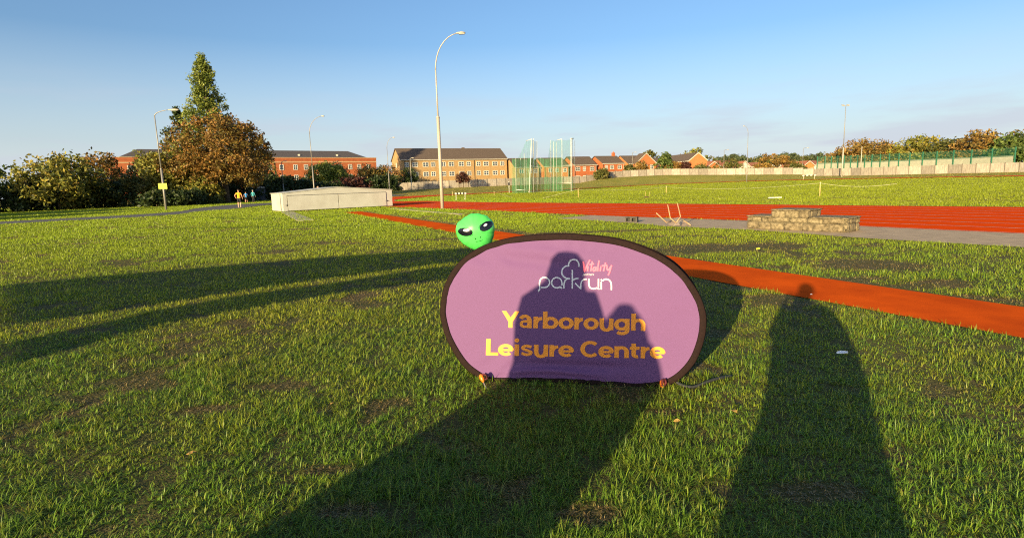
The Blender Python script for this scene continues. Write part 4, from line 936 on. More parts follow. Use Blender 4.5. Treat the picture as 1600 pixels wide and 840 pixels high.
# ------------------------------------------------------------------ hurdles, stakes and ropes, field clutter
m_hw = mat('white_hurdle_paint', (.72, .68, .58), (.62, .58, .48), 8, .5); m_hb = mat('black_hurdle_paint', (.03, .03, .03), (.02, .02, .02), 8, .5)
def hurdle(base, w, h, yaw, label):
    e = empty('hurdle', base, yaw); tag(e, label, 'hurdle', 'striped hurdles on the field')
    bar = MB().box(-w / 2, w / 2, -.012, .012, h - .16, h).build('top_board', m_hw, e)
    n = 7
    for i in range(1, n, 2): MB().box(-w / 2 + w * i / n, -w / 2 + w * (i + 1) / n, -.0155, .0155, h - .163, h + .003).build('stripe', m_hb, bar)
    for s_i in (-1, 1):
        x = s_i * w * .40; MB().tube([(x, .02, 0), (x, .02, h - .05)], .026, 8).build('upright', m_hw, e, True); MB().tube([(x, -.03, .03), (x, .62, .03)], .024, 8).build('foot', m_hw, e, True)
hurdle(G(720, 312), 1.22, .74, math.radians(20), 'black and white striped hurdle standing on the grass inside the track bend')
hb_ = on(1264.5, 118); hurdle(hb_, 2.7, 1.0, math.radians(-8), 'wide black and white striped hurdle on the back straight by the timber fence')
m_stk = mat('yellow_pine_stake', (.55, .42, .16), (.44, .32, .12), 12, .7); m_rope = mat('pale_rope', (.62, .58, .40), (.52, .48, .32), 20, .8)
def stake(px_, by, ty, label):
    b = hit(px_, by); h = W(px_, ty, b[1])[2] - b[2]; e = empty('stake', b); tag(e, label, 'stake', 'roped stakes on the infield')
    MB().tube([(0, 0, -.05), (0, 0, h)], [.034, .03], 8).build('post', m_stk, e, True); MB().tube([(0, 0, h - .10), (0, 0, h - .06)], .042, 8).build('rope_ring', m_rope, e, True)
    return np.array([b[0], b[1], b[2] + h - .08])
tA = stake(1280.7, 307.4, 284.2, 'thick yellow stake with a rope running off both its sides')
tB = stake(903.6, 309, 294.5, 'pale stake beside the throwing cage with its rope going down to the grass')
tC = stake(1041, 301.5, 290.5, 'thin pale stake between the throwing cage and the thick yellow stake')
tD = stake(772.3, 305.5, 298.8, 'short stake on the grass left of the throwing cage')
tE = stake(707.2, 306.5, 299.5, 'short orange stake next to the small hurdle')
def rope(a, b, sag, label, gnd=False):
    p = [a + (b - a) * t for t in np.linspace(0, 1, 17)]; p = [np.array([q[0], q[1], max(q[2] - sag * 4 * t * (1 - t), T(q[0], q[1]) + .05)]) for q, t in zip(p, np.linspace(0, 1, 17))]
    tag(MB().tube(p, .007, 5).build('rope', m_rope, smooth=True), label, 'rope', 'ropes between the infield stakes')
rope(tC, tA, .30, 'slack pale rope hanging between two infield stakes')
end = G(1400, 294.5) ; rope(tA, np.array([24.5, 35.5, .75]), .2, 'pale rope running from the thick yellow stake towards the ball court')
rope(tB, hit(848, 310.5) + np.array([0, 0, .06]), 0, 'rope slanting down from the stake to the turf in front of the cage')
rope(tB, tC, .2, 'pale rope stretched from the cage stake to the thin stake')
rope(tD, hit(800, 309.5) + np.array([0, 0, .06]), 0, 'rope slanting down to the turf from the short stake left of the cage')
pk = G(1211, 310); tag(bevel(MB().box(-.42, .42, -.1, .1, 0, .07).build('plank', m_hw, loc=(pk[0], pk[1], .02), rot=(0, 0, .1)), .01), 'short white plank lying on the infield grass', 'plank')
hm = G(1010, 309.2); e = empty('mole_mound', (hm[0], hm[1], 0)); tag(e, 'low brown earth heap with two thin canes stuck in it', 'earth heap')
V = [(0, 0, .13)]; Fc = []
for r in range(1, 5):
    for k in range(14): a = 2 * math.pi * k / 14; rr = .33 * r / 4 * random.uniform(.9, 1.1); V.append((math.cos(a) * rr, math.sin(a) * rr * .8, .14 * (1 - (r / 4) ** 1.6) * random.uniform(.75, 1.15) - (.01 if r == 4 else 0)))
for k in range(14): Fc.append((0, 1 + k, 1 + (k + 1) % 14))
for r in range(3):
    for k in range(14): Fc.append((1 + r * 14 + k, 1 + (r + 1) * 14 + k, 1 + (r + 1) * 14 + (k + 1) % 14, 1 + r * 14 + (k + 1) % 14))
meshobj('earth', V, Fc, mat('brown_earth', (.11, .06, .035), (.06, .035, .02), 12, .95, .6), e)
for x in (-.1, .26): MB().tube([(x, 0, .02), (x + .03, 0, .5)], .012, 6).build('cane', m_stk, e, True)
# litter and leaves on the near grass
def scrap(px_, py_, pts, label, mt, name, z=.05):
    b = G(px_, py_); V = [(a, c, z + d) for a, c, d in pts]; n = len(V); V += [(a, b_, c - .003) for a, b_, c in V]
    o = MB().add(V, [tuple(range(n)), tuple(range(2 * n - 1, n - 1, -1))] + [(i, i + n, (i + 1) % n + n, (i + 1) % n) for i in range(n)]).build(name, mt, loc=(b[0], b[1], 0)); return tag(o, label, 'litter')
m_wp = mat('white_paper', (.75, .76, .78), (.65, .66, .7), 20, .6)
scrap(1315, 560.5, [(-.045, 0, 0), (-.01, -.018, .006), (.045, -.006, .004), (.05, .010, .012), (.0, .018, .016), (-.035, .014, .01)], 'crumpled white paper scrap on the shaded grass', m_wp, 'paper_scrap')
scrap(1267, 463, [(-.012, 0, 0), (.012, -.008, 0), (.01, .01, .006)], 'tiny white scrap on the red runway edge', m_wp, 'paper_fleck', .03)
scrap(1184, 394, [(-.04, -.02, 0), (.03, -.03, .01), (.05, .02, .03), (-.02, .04, .02)], 'small bright yellow scrap on the grass between the runway and podium', mat('yellow_scrap', (.75, .70, .05), (.7, .6, .04), 20, .6), 'yellow_scrap', .06)
m_lf = mat('fallen_leaf', (.42, .27, .06), (.28, .15, .04), 30, .7); lpts = [(-.03, 0, 0), (-.012, -.017, .004), (.012, -.018, .008), (.038, .003, .004), (.012, .020, .010), (-.012, .016, .005)]
lf_me = None
for i, (px_, py_) in enumerate(((1057, 669), (1146, 653), (390, 560), (300, 720), (520, 640))):
    b = G(px_, py_); s_i = random.uniform(.5, .8)
    V = [(a * s_i, c * s_i, d) for a, c, d in lpts]; n = 6; V += [(a, b_, c - .002) for a, b_, c in V]
    o = MB().add(V, [tuple(range(n)), tuple(range(2 * n - 1, n - 1, -1))] + [(i_, i_ + n, (i_ + 1) % n + n, (i_ + 1) % n) for i_ in range(n)]).build('fallen_leaf', m_lf, loc=(b[0], b[1], .048), rot=(random.uniform(-.3, .3), random.uniform(-.3, .3), random.uniform(0, 6)))
    tag(o, 'small dry yellow-brown leaf on the grass ' + ('just below the upright tent peg', 'between the black strap and the tall shadow', 'far out beside the long canopy shadow', 'in the bare open grass away from every shadow', 'halfway from the leaning tent peg to open grass')[i], 'leaf', 'fallen leaves on the near grass')

# ------------------------------------------------------------------ buildings
ALD = np.array([.8958, .4445])
m_redbrick = mat('red_brick_wall', (.37, .108, .038), (.28, .078, .028), 1.4, .9, .2, c3=(.33, .093, .033), detail=9)
m_orbrick = mat('orange_brick_wall', (.46, .155, .050), (.37, .118, .038), 1.6, .9, .2, c3=(.42, .137, .044), detail=9)
m_tanbrick = mat('tan_brick_wall', (.37, .235, .105), (.28, .175, .078), 1.5, .9, .2, c3=(.33, .205, .092), detail=9)
m_rooft = mat('brown_roof_tiles', (.12, .085, .062), (.085, .06, .045), 2.5, .85, .3, detail=8, stretch=(1, 1, 6))
m_roofg = mat('grey_slate_roof', (.088, .075, .075), (.065, .055, .056), 2.5, .8, .3, detail=8, stretch=(1, 1, 6))
m_roofr = mat('red_clay_roof_tiles', (.33, .12, .06), (.24, .085, .045), 2.5, .85, .3, detail=8)
m_wframe = mat('white_window_frame', (.66, .64, .58), (.6, .58, .52), 9, .5); m_fascia = mat('cream_fascia_board', (.60, .55, .45), (.52, .47, .38), 6, .6)
m_glass = glassmat('window_glass', (.035, .045, .055)); m_band = mat('pale_stone_band', (.50, .38, .22), (.44, .33, .19), 6, .8); m_white = mat('white_render', (.62, .57, .48), (.54, .49, .41), 3, .8)
_wm = {}
def window(parent, x, z, w, h, face='front', L=0, d=0, mid=True):
    """a white frame with a glazing bar and a dark pane; face 'front' (y=0), 'left' (x=0) or 'right' (x=L)"""
    key = (round(w, 2), round(h, 2), mid)
    if key not in _wm:
        t = .11; fm = MB(); fm.box(-w / 2, w / 2, -.09, .0, 0, t).box(-w / 2, w / 2, -.07, .0, h - t, h).box(-w / 2, -w / 2 + t, -.07, 0, t, h - t).box(w / 2 - t, w / 2, -.07, 0, t, h - t)
        if mid: fm.box(-.05, .05, -.06, 0, t, h - t).box(-w / 2 + t, -.05, -.055, 0, h * .5 - .04, h * .5 + .04).box(.05, w / 2 - t, -.055, 0, h * .5 - .04, h * .5 + .04)
        f0 = fm.build('window', m_wframe); g0 = MB().box(-w / 2 + .02, w / 2 - .02, -.025, -.005, .02, h - .02).build('pane', m_glass)
        _wm[key] = (f0.data, g0.data); bpy.data.objects.remove(f0); bpy.data.objects.remove(g0)
    f = bpy.data.objects.new('window', _wm[key][0]); COL.objects.link(f); f.parent = parent
    if face == 'front': f.location = (x, -.004, z)
    elif face == 'left': f.location = (-.004, x, z); f.rotation_euler = (0, 0, -math.pi / 2)
    else: f.location = (L + .004, x, z); f.rotation_euler = (0, 0, math.pi / 2)
    g = bpy.data.objects.new('pane', _wm[key][1]); COL.objects.link(g); g.parent = f
    return f
def building(name, label, P0, yaw, L, d, he, hr, wallm, roofm, roof='gable', over=.25, fascia=True, group=None, cat='house'):
    """local frame: x along the front, y to the back, z up; ridge parallel to x (gable/hip) or to y ('front')"""
    e = empty(name, P0, yaw); tag(e, label, cat, group)
    w = MB()
    if roof == 'gable': w.add([(0, 0, -1), (0, d, -1), (0, d, he), (0, d / 2, hr - .12), (0, 0, he), (L, 0, -1), (L, d, -1), (L, d, he), (L, d / 2, hr - .12), (L, 0, he)], [(0, 1, 2, 3, 4), (9, 8, 7, 6, 5), (0, 4, 9, 5), (1, 6, 7, 2), (4, 3, 8, 9), (3, 2, 7, 8)])
    elif roof == 'front': w.add([(0, 0, -1), (L, 0, -1), (L, 0, he), (L / 2, 0, hr - .12), (0, 0, he), (0, d, -1), (L, d, -1), (L, d, he), (L / 2, d, hr - .12), (0, d, he)], [(0, 1, 2, 3, 4), (9, 8, 7, 6, 5), (0, 5, 6, 1), (1, 6, 7, 2), (0, 4, 9, 5), (2, 7, 8, 3), (4, 3, 8, 9)])
    else: w.box(0, L, 0, d, -1, he)
    w.build('wall', wallm, e)
    o = over; r = MB(); t = .14
    def slab(a, b, c, dd):
        v = [a, b, c, dd]; n_ = (Vector(b) - Vector(a)).cross(Vector(dd) - Vector(a)).normalized() * t
        if n_.z < 0: n_ = -n_
        v += [tuple(Vector(q) + n_) for q in v]
        return MB().add(v, [(0, 3, 2, 1), (4, 5, 6, 7), (0, 1, 5, 4), (1, 2, 6, 5), (2, 3, 7, 6), (3, 0, 4, 7)])
    if roof == 'gable':
        k = (hr - he) / (d / 2); ze = he - k * o + .02
        rs = [slab((-o, -o, ze), (L + o, -o, ze), (L + o, d / 2, hr), (-o, d / 2, hr)), slab((-o, d + o, ze), (-o, d / 2, hr + .002), (L + o, d / 2, hr + .002), (L + o, d + o, ze))]
    elif roof == 'front':
        k = (hr - he) / (L / 2); ze = he - k * o + .02
        rs = [slab((-o, -o, ze), (-o, d + o, ze), (L / 2, d + o, hr), (L / 2, -o, hr)), slab((L + o, -o, ze), (L / 2, -o, hr + .002), (L / 2, d + o, hr + .002), (L + o, d + o, ze))]
    else:
        hx = min(d / 2 * .95, L / 2 - .1); q = MB(); z0 = he + .01
        q.add([(-o, -o, z0), (L + o, -o, z0), (L + o, d + o, z0), (-o, d + o, z0), (hx, d / 2, hr), (L - hx, d / 2, hr)], [(0, 1, 5, 4), (1, 2, 5), (2, 3, 4, 5), (3, 0, 4), (3, 2, 1, 0)]); rs = [q]
    for q in rs: q.build('roof', roofm, e)
    if fascia and roof == 'gable':
        MB().box(-o, L + o, -o - .06, -o - .012, ze - .06, ze + .16).build('fascia', m_fascia, e)
        MB().tube([(-o, -o - .10, ze + .02), (L + o, -o - .10, ze + .02)], .06, 6).build('gutter', m_fascia, e)
    if fascia and roof == 'front':
        for sgn in (0, 1):
            xa = -o if sgn == 0 else L + o
            MB().add([(xa, -o - .05, ze - .12), (L / 2, -o - .05, hr - .12), (L / 2, -o - .05, hr + .12), (xa, -o - .05, ze + .12), (xa, -o - .008, ze - .12), (L / 2, -o - .008, hr - .12), (L / 2, -o - .008, hr + .12), (xa, -o - .008, ze + .12)], [(0, 1, 2, 3), (7, 6, 5, 4), (0, 4, 5, 1), (1, 5, 6, 2), (2, 6, 7, 3), (3, 7, 4, 0)]).build('barge_board', m_fascia, e)
    return e
def solve_len(P0, dr, px, lo=2, hi=140):
    for _ in range(60):
        mid = (lo + hi) / 2; q = P0[:2] + dr * mid
        if q[0] / q[1] < aof(px): lo = mid
        else: hi = mid
    return lo
def front(px0, px1, Y0, dr=ALD):
    P0 = on(px0, Y0); return P0, math.atan2(dr[1], dr[0]), solve_len(P0, dr, px1)
def hz_(px, py, Y): return float(W(px, py, Y)[2])
# tan three-storey flats
P0, yw, L = front(629, 793, 152); zb = P0[2]; he = hz_(631, 249.5, 152) - zb; hr = hz_(625, 234.3, 157) - zb + .3
tan = building('apartment_block', 'three-storey tan brick flats with a brown tiled roof behind the timber fence', P0, yw, L, 9.5, he, hr, m_tanbrick, m_rooft, cat='building')
fx = [(263 - 215) / 920, (335 - 215) / 920, (427 - 215) / 920, (492 - 215) / 920, (583 - 215) / 920, (651 - 215) / 920, (738 - 215) / 920, (803 - 215) / 920, (887 - 215) / 920, (953 - 215) / 920, (1031 - 215) / 920, (1094 - 215) / 920]
def persp(fr, P0, dr, L):                # picture fraction along a receding front -> metres
    a0, a1 = P0[0] / P0[1], (P0[0] + dr[0] * L) / (P0[1] + dr[1] * L); a = a0 + (a1 - a0) * fr
    return (a * P0[1] - P0[0]) / (dr[0] - a * dr[1])
for k, f_ in enumerate(fx):
    x = persp(f_, P0, ALD, L); w_ = 1.25 if k in (0, 3, 4, 7, 8, 11) else 1.6
    for row in range(3): window(tan, x, he - 1.95 - row * 2.62, w_, 1.25)
for f_ in (.03, .69): MB().tube([(persp(f_, P0, ALD, L), -.09, 0), (persp(f_, P0, ALD, L), -.09, he - .1)], .06, 6).build('downpipe', m_black, tan, True)
window(tan, 4.7, he - 1.9, .9, 1.2, 'left'); MB().box(L * .62, L * .62 + .7, 4.5, 5.2, hr - .2, hr + .35).build('roof_vent', m_rooft, tan)
# red three-storey block with slate hipped roof
dr2 = np.array([.8, .6]); P0 = on(590.5, 172); L = 66.0; P0 = np.array([P0[0] - dr2[0] * L, P0[1] - dr2[1] * L, .3]); zb = .3
he = hz_(590, 249.6, 172) - zb; hr = hz_(560, 240.4, 172) - zb
red = building('brick_block', 'long red brick block with a slate hipped roof and a pale stone band', P0, math.atan2(.6, .8), L, 13, he, hr + 1.0, m_redbrick, m_roofg, 'hip', over=-.5, cat='building')
MB().box(-.05, L + .05, -.05, .35, he - .05, he + .55).build('parapet', m_redbrick, red); MB().box(-.08, L + .08, -.09, -.003, he - .75, he - .55).build('stone_band', m_band, red); MB().box(-.1, L + .1, -.12, .4, he + .552, he + .66).build('coping', m_band, red)
x = L - 2.6; gaps = [2.9, 2.75, 3.0, 3.4, 3.2, 3.2, 2.9, 3.7, 3.1, 3.2]; k = 0
while x > 2:
    for row in range(3): window(red, x, he - 2.75 - row * 2.85, 1.15, 1.45)
    x -= gaps[k % 10]; k += 1
for x in (L - 29.5, L - 52): MB().tube([(x, -.1, 0), (x, -.1, he - .8)], .07, 6).build('downpipe', m_black, red, True)
for x in (L - 11, L - 22, L - 33, L - 44): MB().box(x, x + .5, 3.0, 3.4, he + .8, he + 1.7).build('roof_vent', m_fascia, red)
# brick houses
def brick_house(label, px0, px1, Y0, eave, ridge, wins, d=8.2, wallm=None, floors=2, group='brick houses behind the timber fence'):
    P0, yw, L = front(px0, px1, Y0); zb = P0[2]; he = hz_(px0, eave, Y0) - zb; hr = hz_(px0, ridge, Y0 + 4) - zb
    e = building('brick_house', label, P0, yw, L, d, he, hr, wallm or m_orbrick, m_rooft, group=group)
    for f_, w_ in wins:
        for row in range(floors): window(e, persp(f_, P0, ALD, L), he - 1.75 - row * 2.6, w_, 1.2)
    for f_ in (.02, .98): MB().tube([(persp(f_, P0, ALD, L), -.09, 0), (persp(f_, P0, ALD, L), -.09, he - .1)], .05, 6).build('downpipe', m_fascia if f_ > .5 else m_black, e, True)
    return e, he, hr, L, d
brick_house('brick house seen through the green net of the throwing cage', 806, 843, 163, 261.5, 247.5, [(.25, 1.5), (.62, 1.1), (.85, 1.1)], wallm=m_tanbrick)
brick_house('brick house whose roof is half behind the right wing of the throwing cage', 851, 888.5, 166, 260, 247, [(.25, 1.2), (.52, 1.2), (.85, 1.2)])
brick_house('red brick house next to the throwing cage with three upper windows', 898, 932, 169, 258, 245, [(.15, 1.6), (.45, 1.0), (.80, 1.5)], wallm=m_redbrick)
h3, he, hr, L, d = brick_house('red brick house with a chimney on the end of its ridge', 942, 975, 172, 255.5, 244, [(.17, 1.0), (.43, 1.4), (.80, 1.5)], wallm=m_redbrick)
ch = MB().box(L - 1.4, L - .6, 3.7, 4.5, hr - .7, hr + 1.1).build('chimney', m_redbrick, h3); MB().tube([(L - 1.0, 4.1, hr + 1.1), (L - 1.0, 4.1, hr + 1.5)], .14, 8).build('chimney_pot', m_orbrick, ch, True)
h4, he, hr, L, d = brick_house('brick house with a projecting front gable beside the lamp post', 982, 1022, 174, 256, 243.5, [(.06, .01)], floors=0)
g = building('front_gable_tmp', 'x', (0, 0, 0), 0, L * .80, 3.2, he, hr + .5, m_orbrick, m_rooft, 'front', over=.15)
for c in list(g.children):
    c.parent = h4; c.location = (L * .18, -1.2, 0); c.name = {'wall': 'gable_wall', 'roof': 'gable_roof'}.get(c.name.split('.')[0], c.name)
bpy.data.objects.remove(g)
for f_, w_ in ((.36, 1.15), (.57, 1.1), (.80, 1.3)):
    for row in range(2): window(h4, L * f_, he - 1.75 - row * 2.6, w_, 1.3).location.y = -1.204
brick_house('small brick house with a low brown roof peeping out behind the green shrub', 1022, 1040, 184, 256.5, 247, [(.4, 1.2)], floors=2)
# the house with its brick gable end towards the field
P1 = on(1076, 170); ga = np.array([.985, .17]); Lg = solve_len(P1, ga, 1104.5); bk = np.array([-ga[1], ga[0]])
zb = P1[2]; he = hz_(1076, 251, 170) - zb; hr = hz_(1090, 238.5, 170) - zb
ge = building('brick_house', 'brick house with a plain orange gable end and a long brown roof', P1, math.atan2(ga[1], ga[0]), Lg, 24, he, hr, m_orbrick, m_rooft, 'front', over=.12, group='brick houses behind the timber fence')
for y in (2.6, 8.3, 11.8, 17): window(ge, y, he - 1.6, 1.3, 1.25, 'left'); window(ge, y, he - 4.3, 1.3, 1.25, 'left')
MB().box(-.30, -.16, -.1, 24, he - .28, he - .04).build('fascia', m_white, ge)
# bungalows
def bung(label, px0, px1, Y, eave, ridge, kind, wallm, roofm, d=9, dr=np.array([.95, .31])):
    P0, yw, L = front(px0, px1, Y, dr); zb = P0[2]; he = max(2.2, hz_(px0, eave, Y) - zb); hr = hz_((px0 + px1) / 2, ridge, Y + (0 if kind == 'front' else 4)) - zb
    e = building('bungalow', label, P0, yw, L, d, he, max(hr, he + 1), wallm, roofm, kind, over=.35, group='bungalows beyond the bank', cat='bungalow')
    for f_ in (.28, .72): window(e, L * f_, .95, 1.5, 1.15)
    return e
bung('bungalow with a white edged gable beside the brick gable end', 1105.5, 1124, 186, 260, 252.5, 'front', m_orbrick, m_roofr)
bung('bungalow with a long reddish roof behind the olive hedge', 1122, 1156, 200, 259.5, 251, 'gable', m_white, m_roofr)
bung('bungalow with a white edged gable beside the swan-neck lamp post', 1155, 1171, 186, 260.5, 251.8, 'front', m_white, m_roofr)
bung('low bungalow with a wide pinkish brown roof', 1170, 1197, 192, 261, 254, 'gable', m_white, m_roofr)
bung('bungalow with a brown roof half behind the tall autumn shrubs', 1228, 1256, 196, 260, 253, 'gable', m_white, m_roofr)
bung('bungalow with a bright orange gable by the ball court', 1255, 1271, 182, 258.5, 251.5, 'front', mat('bright_orange_brick', (.62, .20, .06), (.55, .17, .05), 2, .9), m_roofr)
bung('bungalow with an orange roof next to the ball court screen', 1270.5, 1290, 190, 258, 251, 'gable', m_white, m_roofr)
bung('bungalow with a white edged gable seen over the ball court', 1311, 1328, 190, 257.5, 247.8, 'front', m_white, m_roofr)
bung('bungalow with a wide red roof beyond the ball court', 1420, 1475, 180, 253, 245, 'gable', m_white, m_roofr)
# shed in the hedge shade
P0 = on(388.5, 97); shd = building('shed', 'grey shed with a pale roof edge in the shade under the trees', (P0[0], P0[1], 0), .15, 2.6, 3, 2.15, 2.5, mat('grey_boards', (.13, .14, .17), (.09, .10, .12), 4, .8), m_roofg, 'hip', over=.1, cat='shed')
MB().box(-.15, 2.75, -.2, -.11, 2.12, 2.28).build('roof_edge', m_white, shd); MB().box(.5, 1.5, -.04, -.002, .05, 1.95).build('door', mat('blue_grey_door', (.12, .14, .19), (.10, .12, .16), 4, .7), shd)
for px_, w_, lb in ((327, 1.3, 'pale panel gate standing in the hedge shade'), (277, .5, 'narrow pale post in the hedge shade near the yellow sign')):
    P0 = on(px_, 88); e = empty('panel_gate' if w_ > 1 else 'boundary_post', (P0[0], P0[1], 0), .2); tag(e, lb, 'gate' if w_ > 1 else 'post')
    if w_ > 1:
        for i in range(3): MB().box(-w_ / 2 + i * w_ / 3 + .02, -w_ / 2 + (i + 1) * w_ / 3 - .02, -.02, .02, .08, 1.9).build('panel', m_white, e)
        for x in (-w_ / 2 - .05, w_ / 2 + .05): MB().box(x - .05, x + .05, -.05, .05, 0, 2.05).build('post', m_white, e)
    else:
        MB().box(-.14, .14, -.1, .1, 0, 2.0).build('shaft', m_white, e); MB().box(-.18, .18, -.14, .14, 2.0, 2.1).build('cap', m_white, e)

# ------------------------------------------------------------------ timber fence along the back
m_fnc = mat('weathered_fence_boards', (.30, .245, .19), (.19, .155, .125), 1.6, .9, .3, c3=(.25, .20, .155), detail=7, stretch=(3, 3, .6))
m_fnc2 = mat('grey_fence_boards', (.26, .225, .19), (.17, .15, .13), 2.2, .9, .3, detail=7, stretch=(3, 3, .6)); m_fpost = mat('fence_post', (.17, .14, .11), (.12, .10, .08), 5, .9)
fence = empty('timber_fence', (0, 0, 0)); tag(fence, 'long weathered close-board timber fence along the far side of the field', 'fence')
PWD = 2.4; panel_meshes = []
for vnt in range(5):
    mb = MB(); rr = random.Random(vnt)
    for i in range(14):
        x0 = i * PWD / 14; mb.box(x0 + .014, x0 + PWD / 14 - .014, -.014 - rr.uniform(0, .02), .008, .05, 1.78 + rr.uniform(-.03, .05))
    mb.box(0, PWD, .009, .06, .35, .45).box(0, PWD, .009, .06, 1.35, 1.45)
    tn = (.75, .9, 1.0, 1.12, 1.28)[vnt]; o = mb.build('fence_panel', mat('fence_boards_%d' % vnt, (.33 * tn, .285 * tn, .235 * tn), (.20 * tn, .17 * tn, .145 * tn), 1.6, .9, .3, c3=(.27 * tn, .23 * tn, .19 * tn), detail=7, stretch=(3, 3, .6))); panel_meshes.append(o.data); bpy.data.objects.remove(o)
o = MB().box(-.06, .06, -.07, .07, -.3, 1.92).build('fence_post', m_fpost); post_me = o.data; bpy.data.objects.remove(o)
fa = np.linspace(aof(596), aof(1660), 500); fy = np.interp(fa, f_A, f_Y); fpts = np.stack([fa * fy, fy], 1)
acc = 0.0; last = fpts[0]; knots = [last]
for q in fpts[1:]:
    while np.linalg.norm(q - last) >= PWD:
        last = last + (q - last) / np.linalg.norm(q - last) * PWD; knots.append(last)
for i in range(len(knots) - 1):
    a, b = knots[i], knots[i + 1]; za, zb = T(*a), T(*b)
    p = bpy.data.objects.new('fence_panel', random.choice(panel_meshes)); COL.objects.link(p); p.parent = fence
    p.location = (a[0], a[1], min(za, zb) + .0); p.rotation_euler = (0, -math.atan2(zb - za, PWD) * .0, math.atan2(b[1] - a[1], b[0] - a[0]))
    q = bpy.data.objects.new('fence_post', post_me); COL.objects.link(q); q.parent = fence; q.location = (a[0], a[1] - .02, za); q.rotation_euler = p.rotation_euler

# ------------------------------------------------------------------ throwing cage
m_net = None
def netmat(lo_=.12, hi_=.36):
    mt, n, l, o = newmat('green_cage_net'); d = n.new('ShaderNodeBsdfDiffuse'); d.inputs[0].default_value = rgb(.05, .21, .10)
    t = n.new('ShaderNodeBsdfTransparent'); mx = n.new('ShaderNodeMixShader'); z = n.new('ShaderNodeTexNoise'); tc_ = n.new('ShaderNodeTexCoord'); mp_ = n.new('ShaderNodeMapping'); mp_.inputs['Scale'].default_value = (1.4, 1.4, .12)
    r = n.new('ShaderNodeMapRange'); r.inputs['From Min'].default_value = .3; r.inputs['From Max'].default_value = .7; r.inputs['To Min'].default_value = lo_; r.inputs['To Max'].default_value = hi_
    l.new(tc_.outputs['Object'], mp_.inputs[0]); l.new(mp_.outputs[0], z.inputs[0]); l.new(z.outputs[0], r.inputs[0]); l.new(r.outputs[0], mx.inputs[0]); l.new(t.outputs[0], mx.inputs[1]); l.new(d.outputs[0], mx.inputs[2]); l.new(mx.outputs[0], o.inputs[0]); return mt
m_net = netmat(); m_netd = netmat(.30, .58); m_cagep = mat('white_cage_post', (.62, .62, .55), (.5, .5, .44), 4, .5)
cc = on(850, 93); cage = empty('throwing_cage', cc); tag(cage, 'tall green netted throwing cage on white posts', 'throwing cage')
def cpt(px, py, Y): q = W(px, py, Y) - cc; return q
def cpost(px, Y, ty, r=.07, px2=None):
    b = on(px2 or px, Y) - cc; t = cpt(px, ty, Y); MB().tube([b, (t[0], t[1], t[2])], r * .62, 8).build('post', m_cagep, cage, True)
def net(a, b, name='net_panel', nx=10, nz=6, wav=.12, mt=None):
    """a = (px, Y, y_top, y_bottom or None for the ground)"""
    V = []; Fc = []
    for i in range(nx + 1):
        t = i / nx; px = a[0] + (b[0] - a[0]) * t; Y = a[1] + (b[1] - a[1]) * t; top = a[2] + (b[2] - a[2]) * t + 1.2 * 4 * t * (1 - t)
        P = cpt(px, top, Y)
        for k in range(nz + 1):
            s_ = k / nz
            if a[3] is None: B = on(px, Y) - cc
            else: B = cpt(px, a[3] + (b[3] - a[3]) * t, Y)
            q = P + (B - P) * s_; V.append((q[0] + wav * math.sin(i * 2.1 + k) * .4, q[1] + wav * math.sin(i * 1.7 + k * .6), q[2]))
    for i in range(nx):
        for k in range(nz): w = nz + 1; Fc.append((i * w + k, i * w + k + 1, (i + 1) * w + k + 1, (i + 1) * w + k))
    meshobj(name, V, Fc, mt or m_net, cage)
lowp = [(800, 92, 247.5), (806, 90.5, 247.5), (822, 97.5, 247.3), (845, 100, 247), (862, 99.5, 247), (878, 96.5, 247)]
for i in range(len(lowp) - 1): net((*lowp[i], None), (*lowp[i + 1], None), mt=m_netd)
for p_ in lowp[1:]: cpost(p_[0], p_[1], p_[2] - .5, .05)
net((809.5, 90, 246, 247.6), (822, 90, 220.5, 247.6), nz=4); net((822, 90, 220.5, 247.6), (830.5, 89, 218, 247.6), nz=4); net((830.5, 89, 217.5, None), (839, 95, 221, None)); net((806, 90.5, 247.5, None), (830, 89, 247.5, None))
cpost(830.6, 89, 216.5, .11, 826.5); cpost(833.5, 90, 216.5, .08); cpost(839, 95, 220, .05); cpost(819, 90, 240, .045); cpost(813.5, 92, 247, .045)
net((856.5, 97, 246, 247), (860.5, 96.5, 219.5, 247), nz=4); net((860.5, 96.5, 219.5, None), (878, 93, 218, None)); net((878, 93, 218.5, None), (893.5, 89, 217, None), wav=.06); net((893.5, 89, 247, None), (897.5, 90, 247, None), nx=3)
for px_, Y_, ty, r in ((860.5, 96.5, 219, .045), (865, 95.5, 221.5, .045), (869.5, 95, 221.5, .045), (878, 93, 217, .07), (892.3, 89, 216, .10), (894.8, 89.5, 216, .06), (898, 90.5, 219, .05)): cpost(px_, Y_, ty, r)
def cbar(a, b, r=.05): MB().tube([cpt(*a), cpt(*b)], r, 6).build('cross_bar', m_cagep, cage, True)
cbar((807, 296.6, 90), (821, 296.4, 90)); cbar((829, 259.5, 89), (836, 259.2, 92)); cbar((880, 258.5, 92.5), (898, 258, 90.5)); cbar((870, 286.5, 94), (893, 286.3, 89)); cbar((826, 300, 89), (839, 298.6, 95)); cbar((891, 216.6, 89), (896, 216.4, 89.5), .08); cbar((822, 220.3, 90), (831, 217.2, 89), .04); cbar((870, 219, 94), (878, 217.2, 93), .04)
MB().box(-2.2, 2.2, -2.2, 2.2, -.1, .03).build('throwing_circle', m_conc, cage)
b = on(795.3, 95); e = empty('marker_post', b); tag(e, 'thin white post with a dark box beside the throwing cage', 'post'); MB().tube([(0, 0, 0), (0, 0, 1.9)], .05, 6).build('post', m_cagep, e, True); MB().box(-.13, .13, -.1, .1, 1.25, 1.75).build('box', m_black, e)

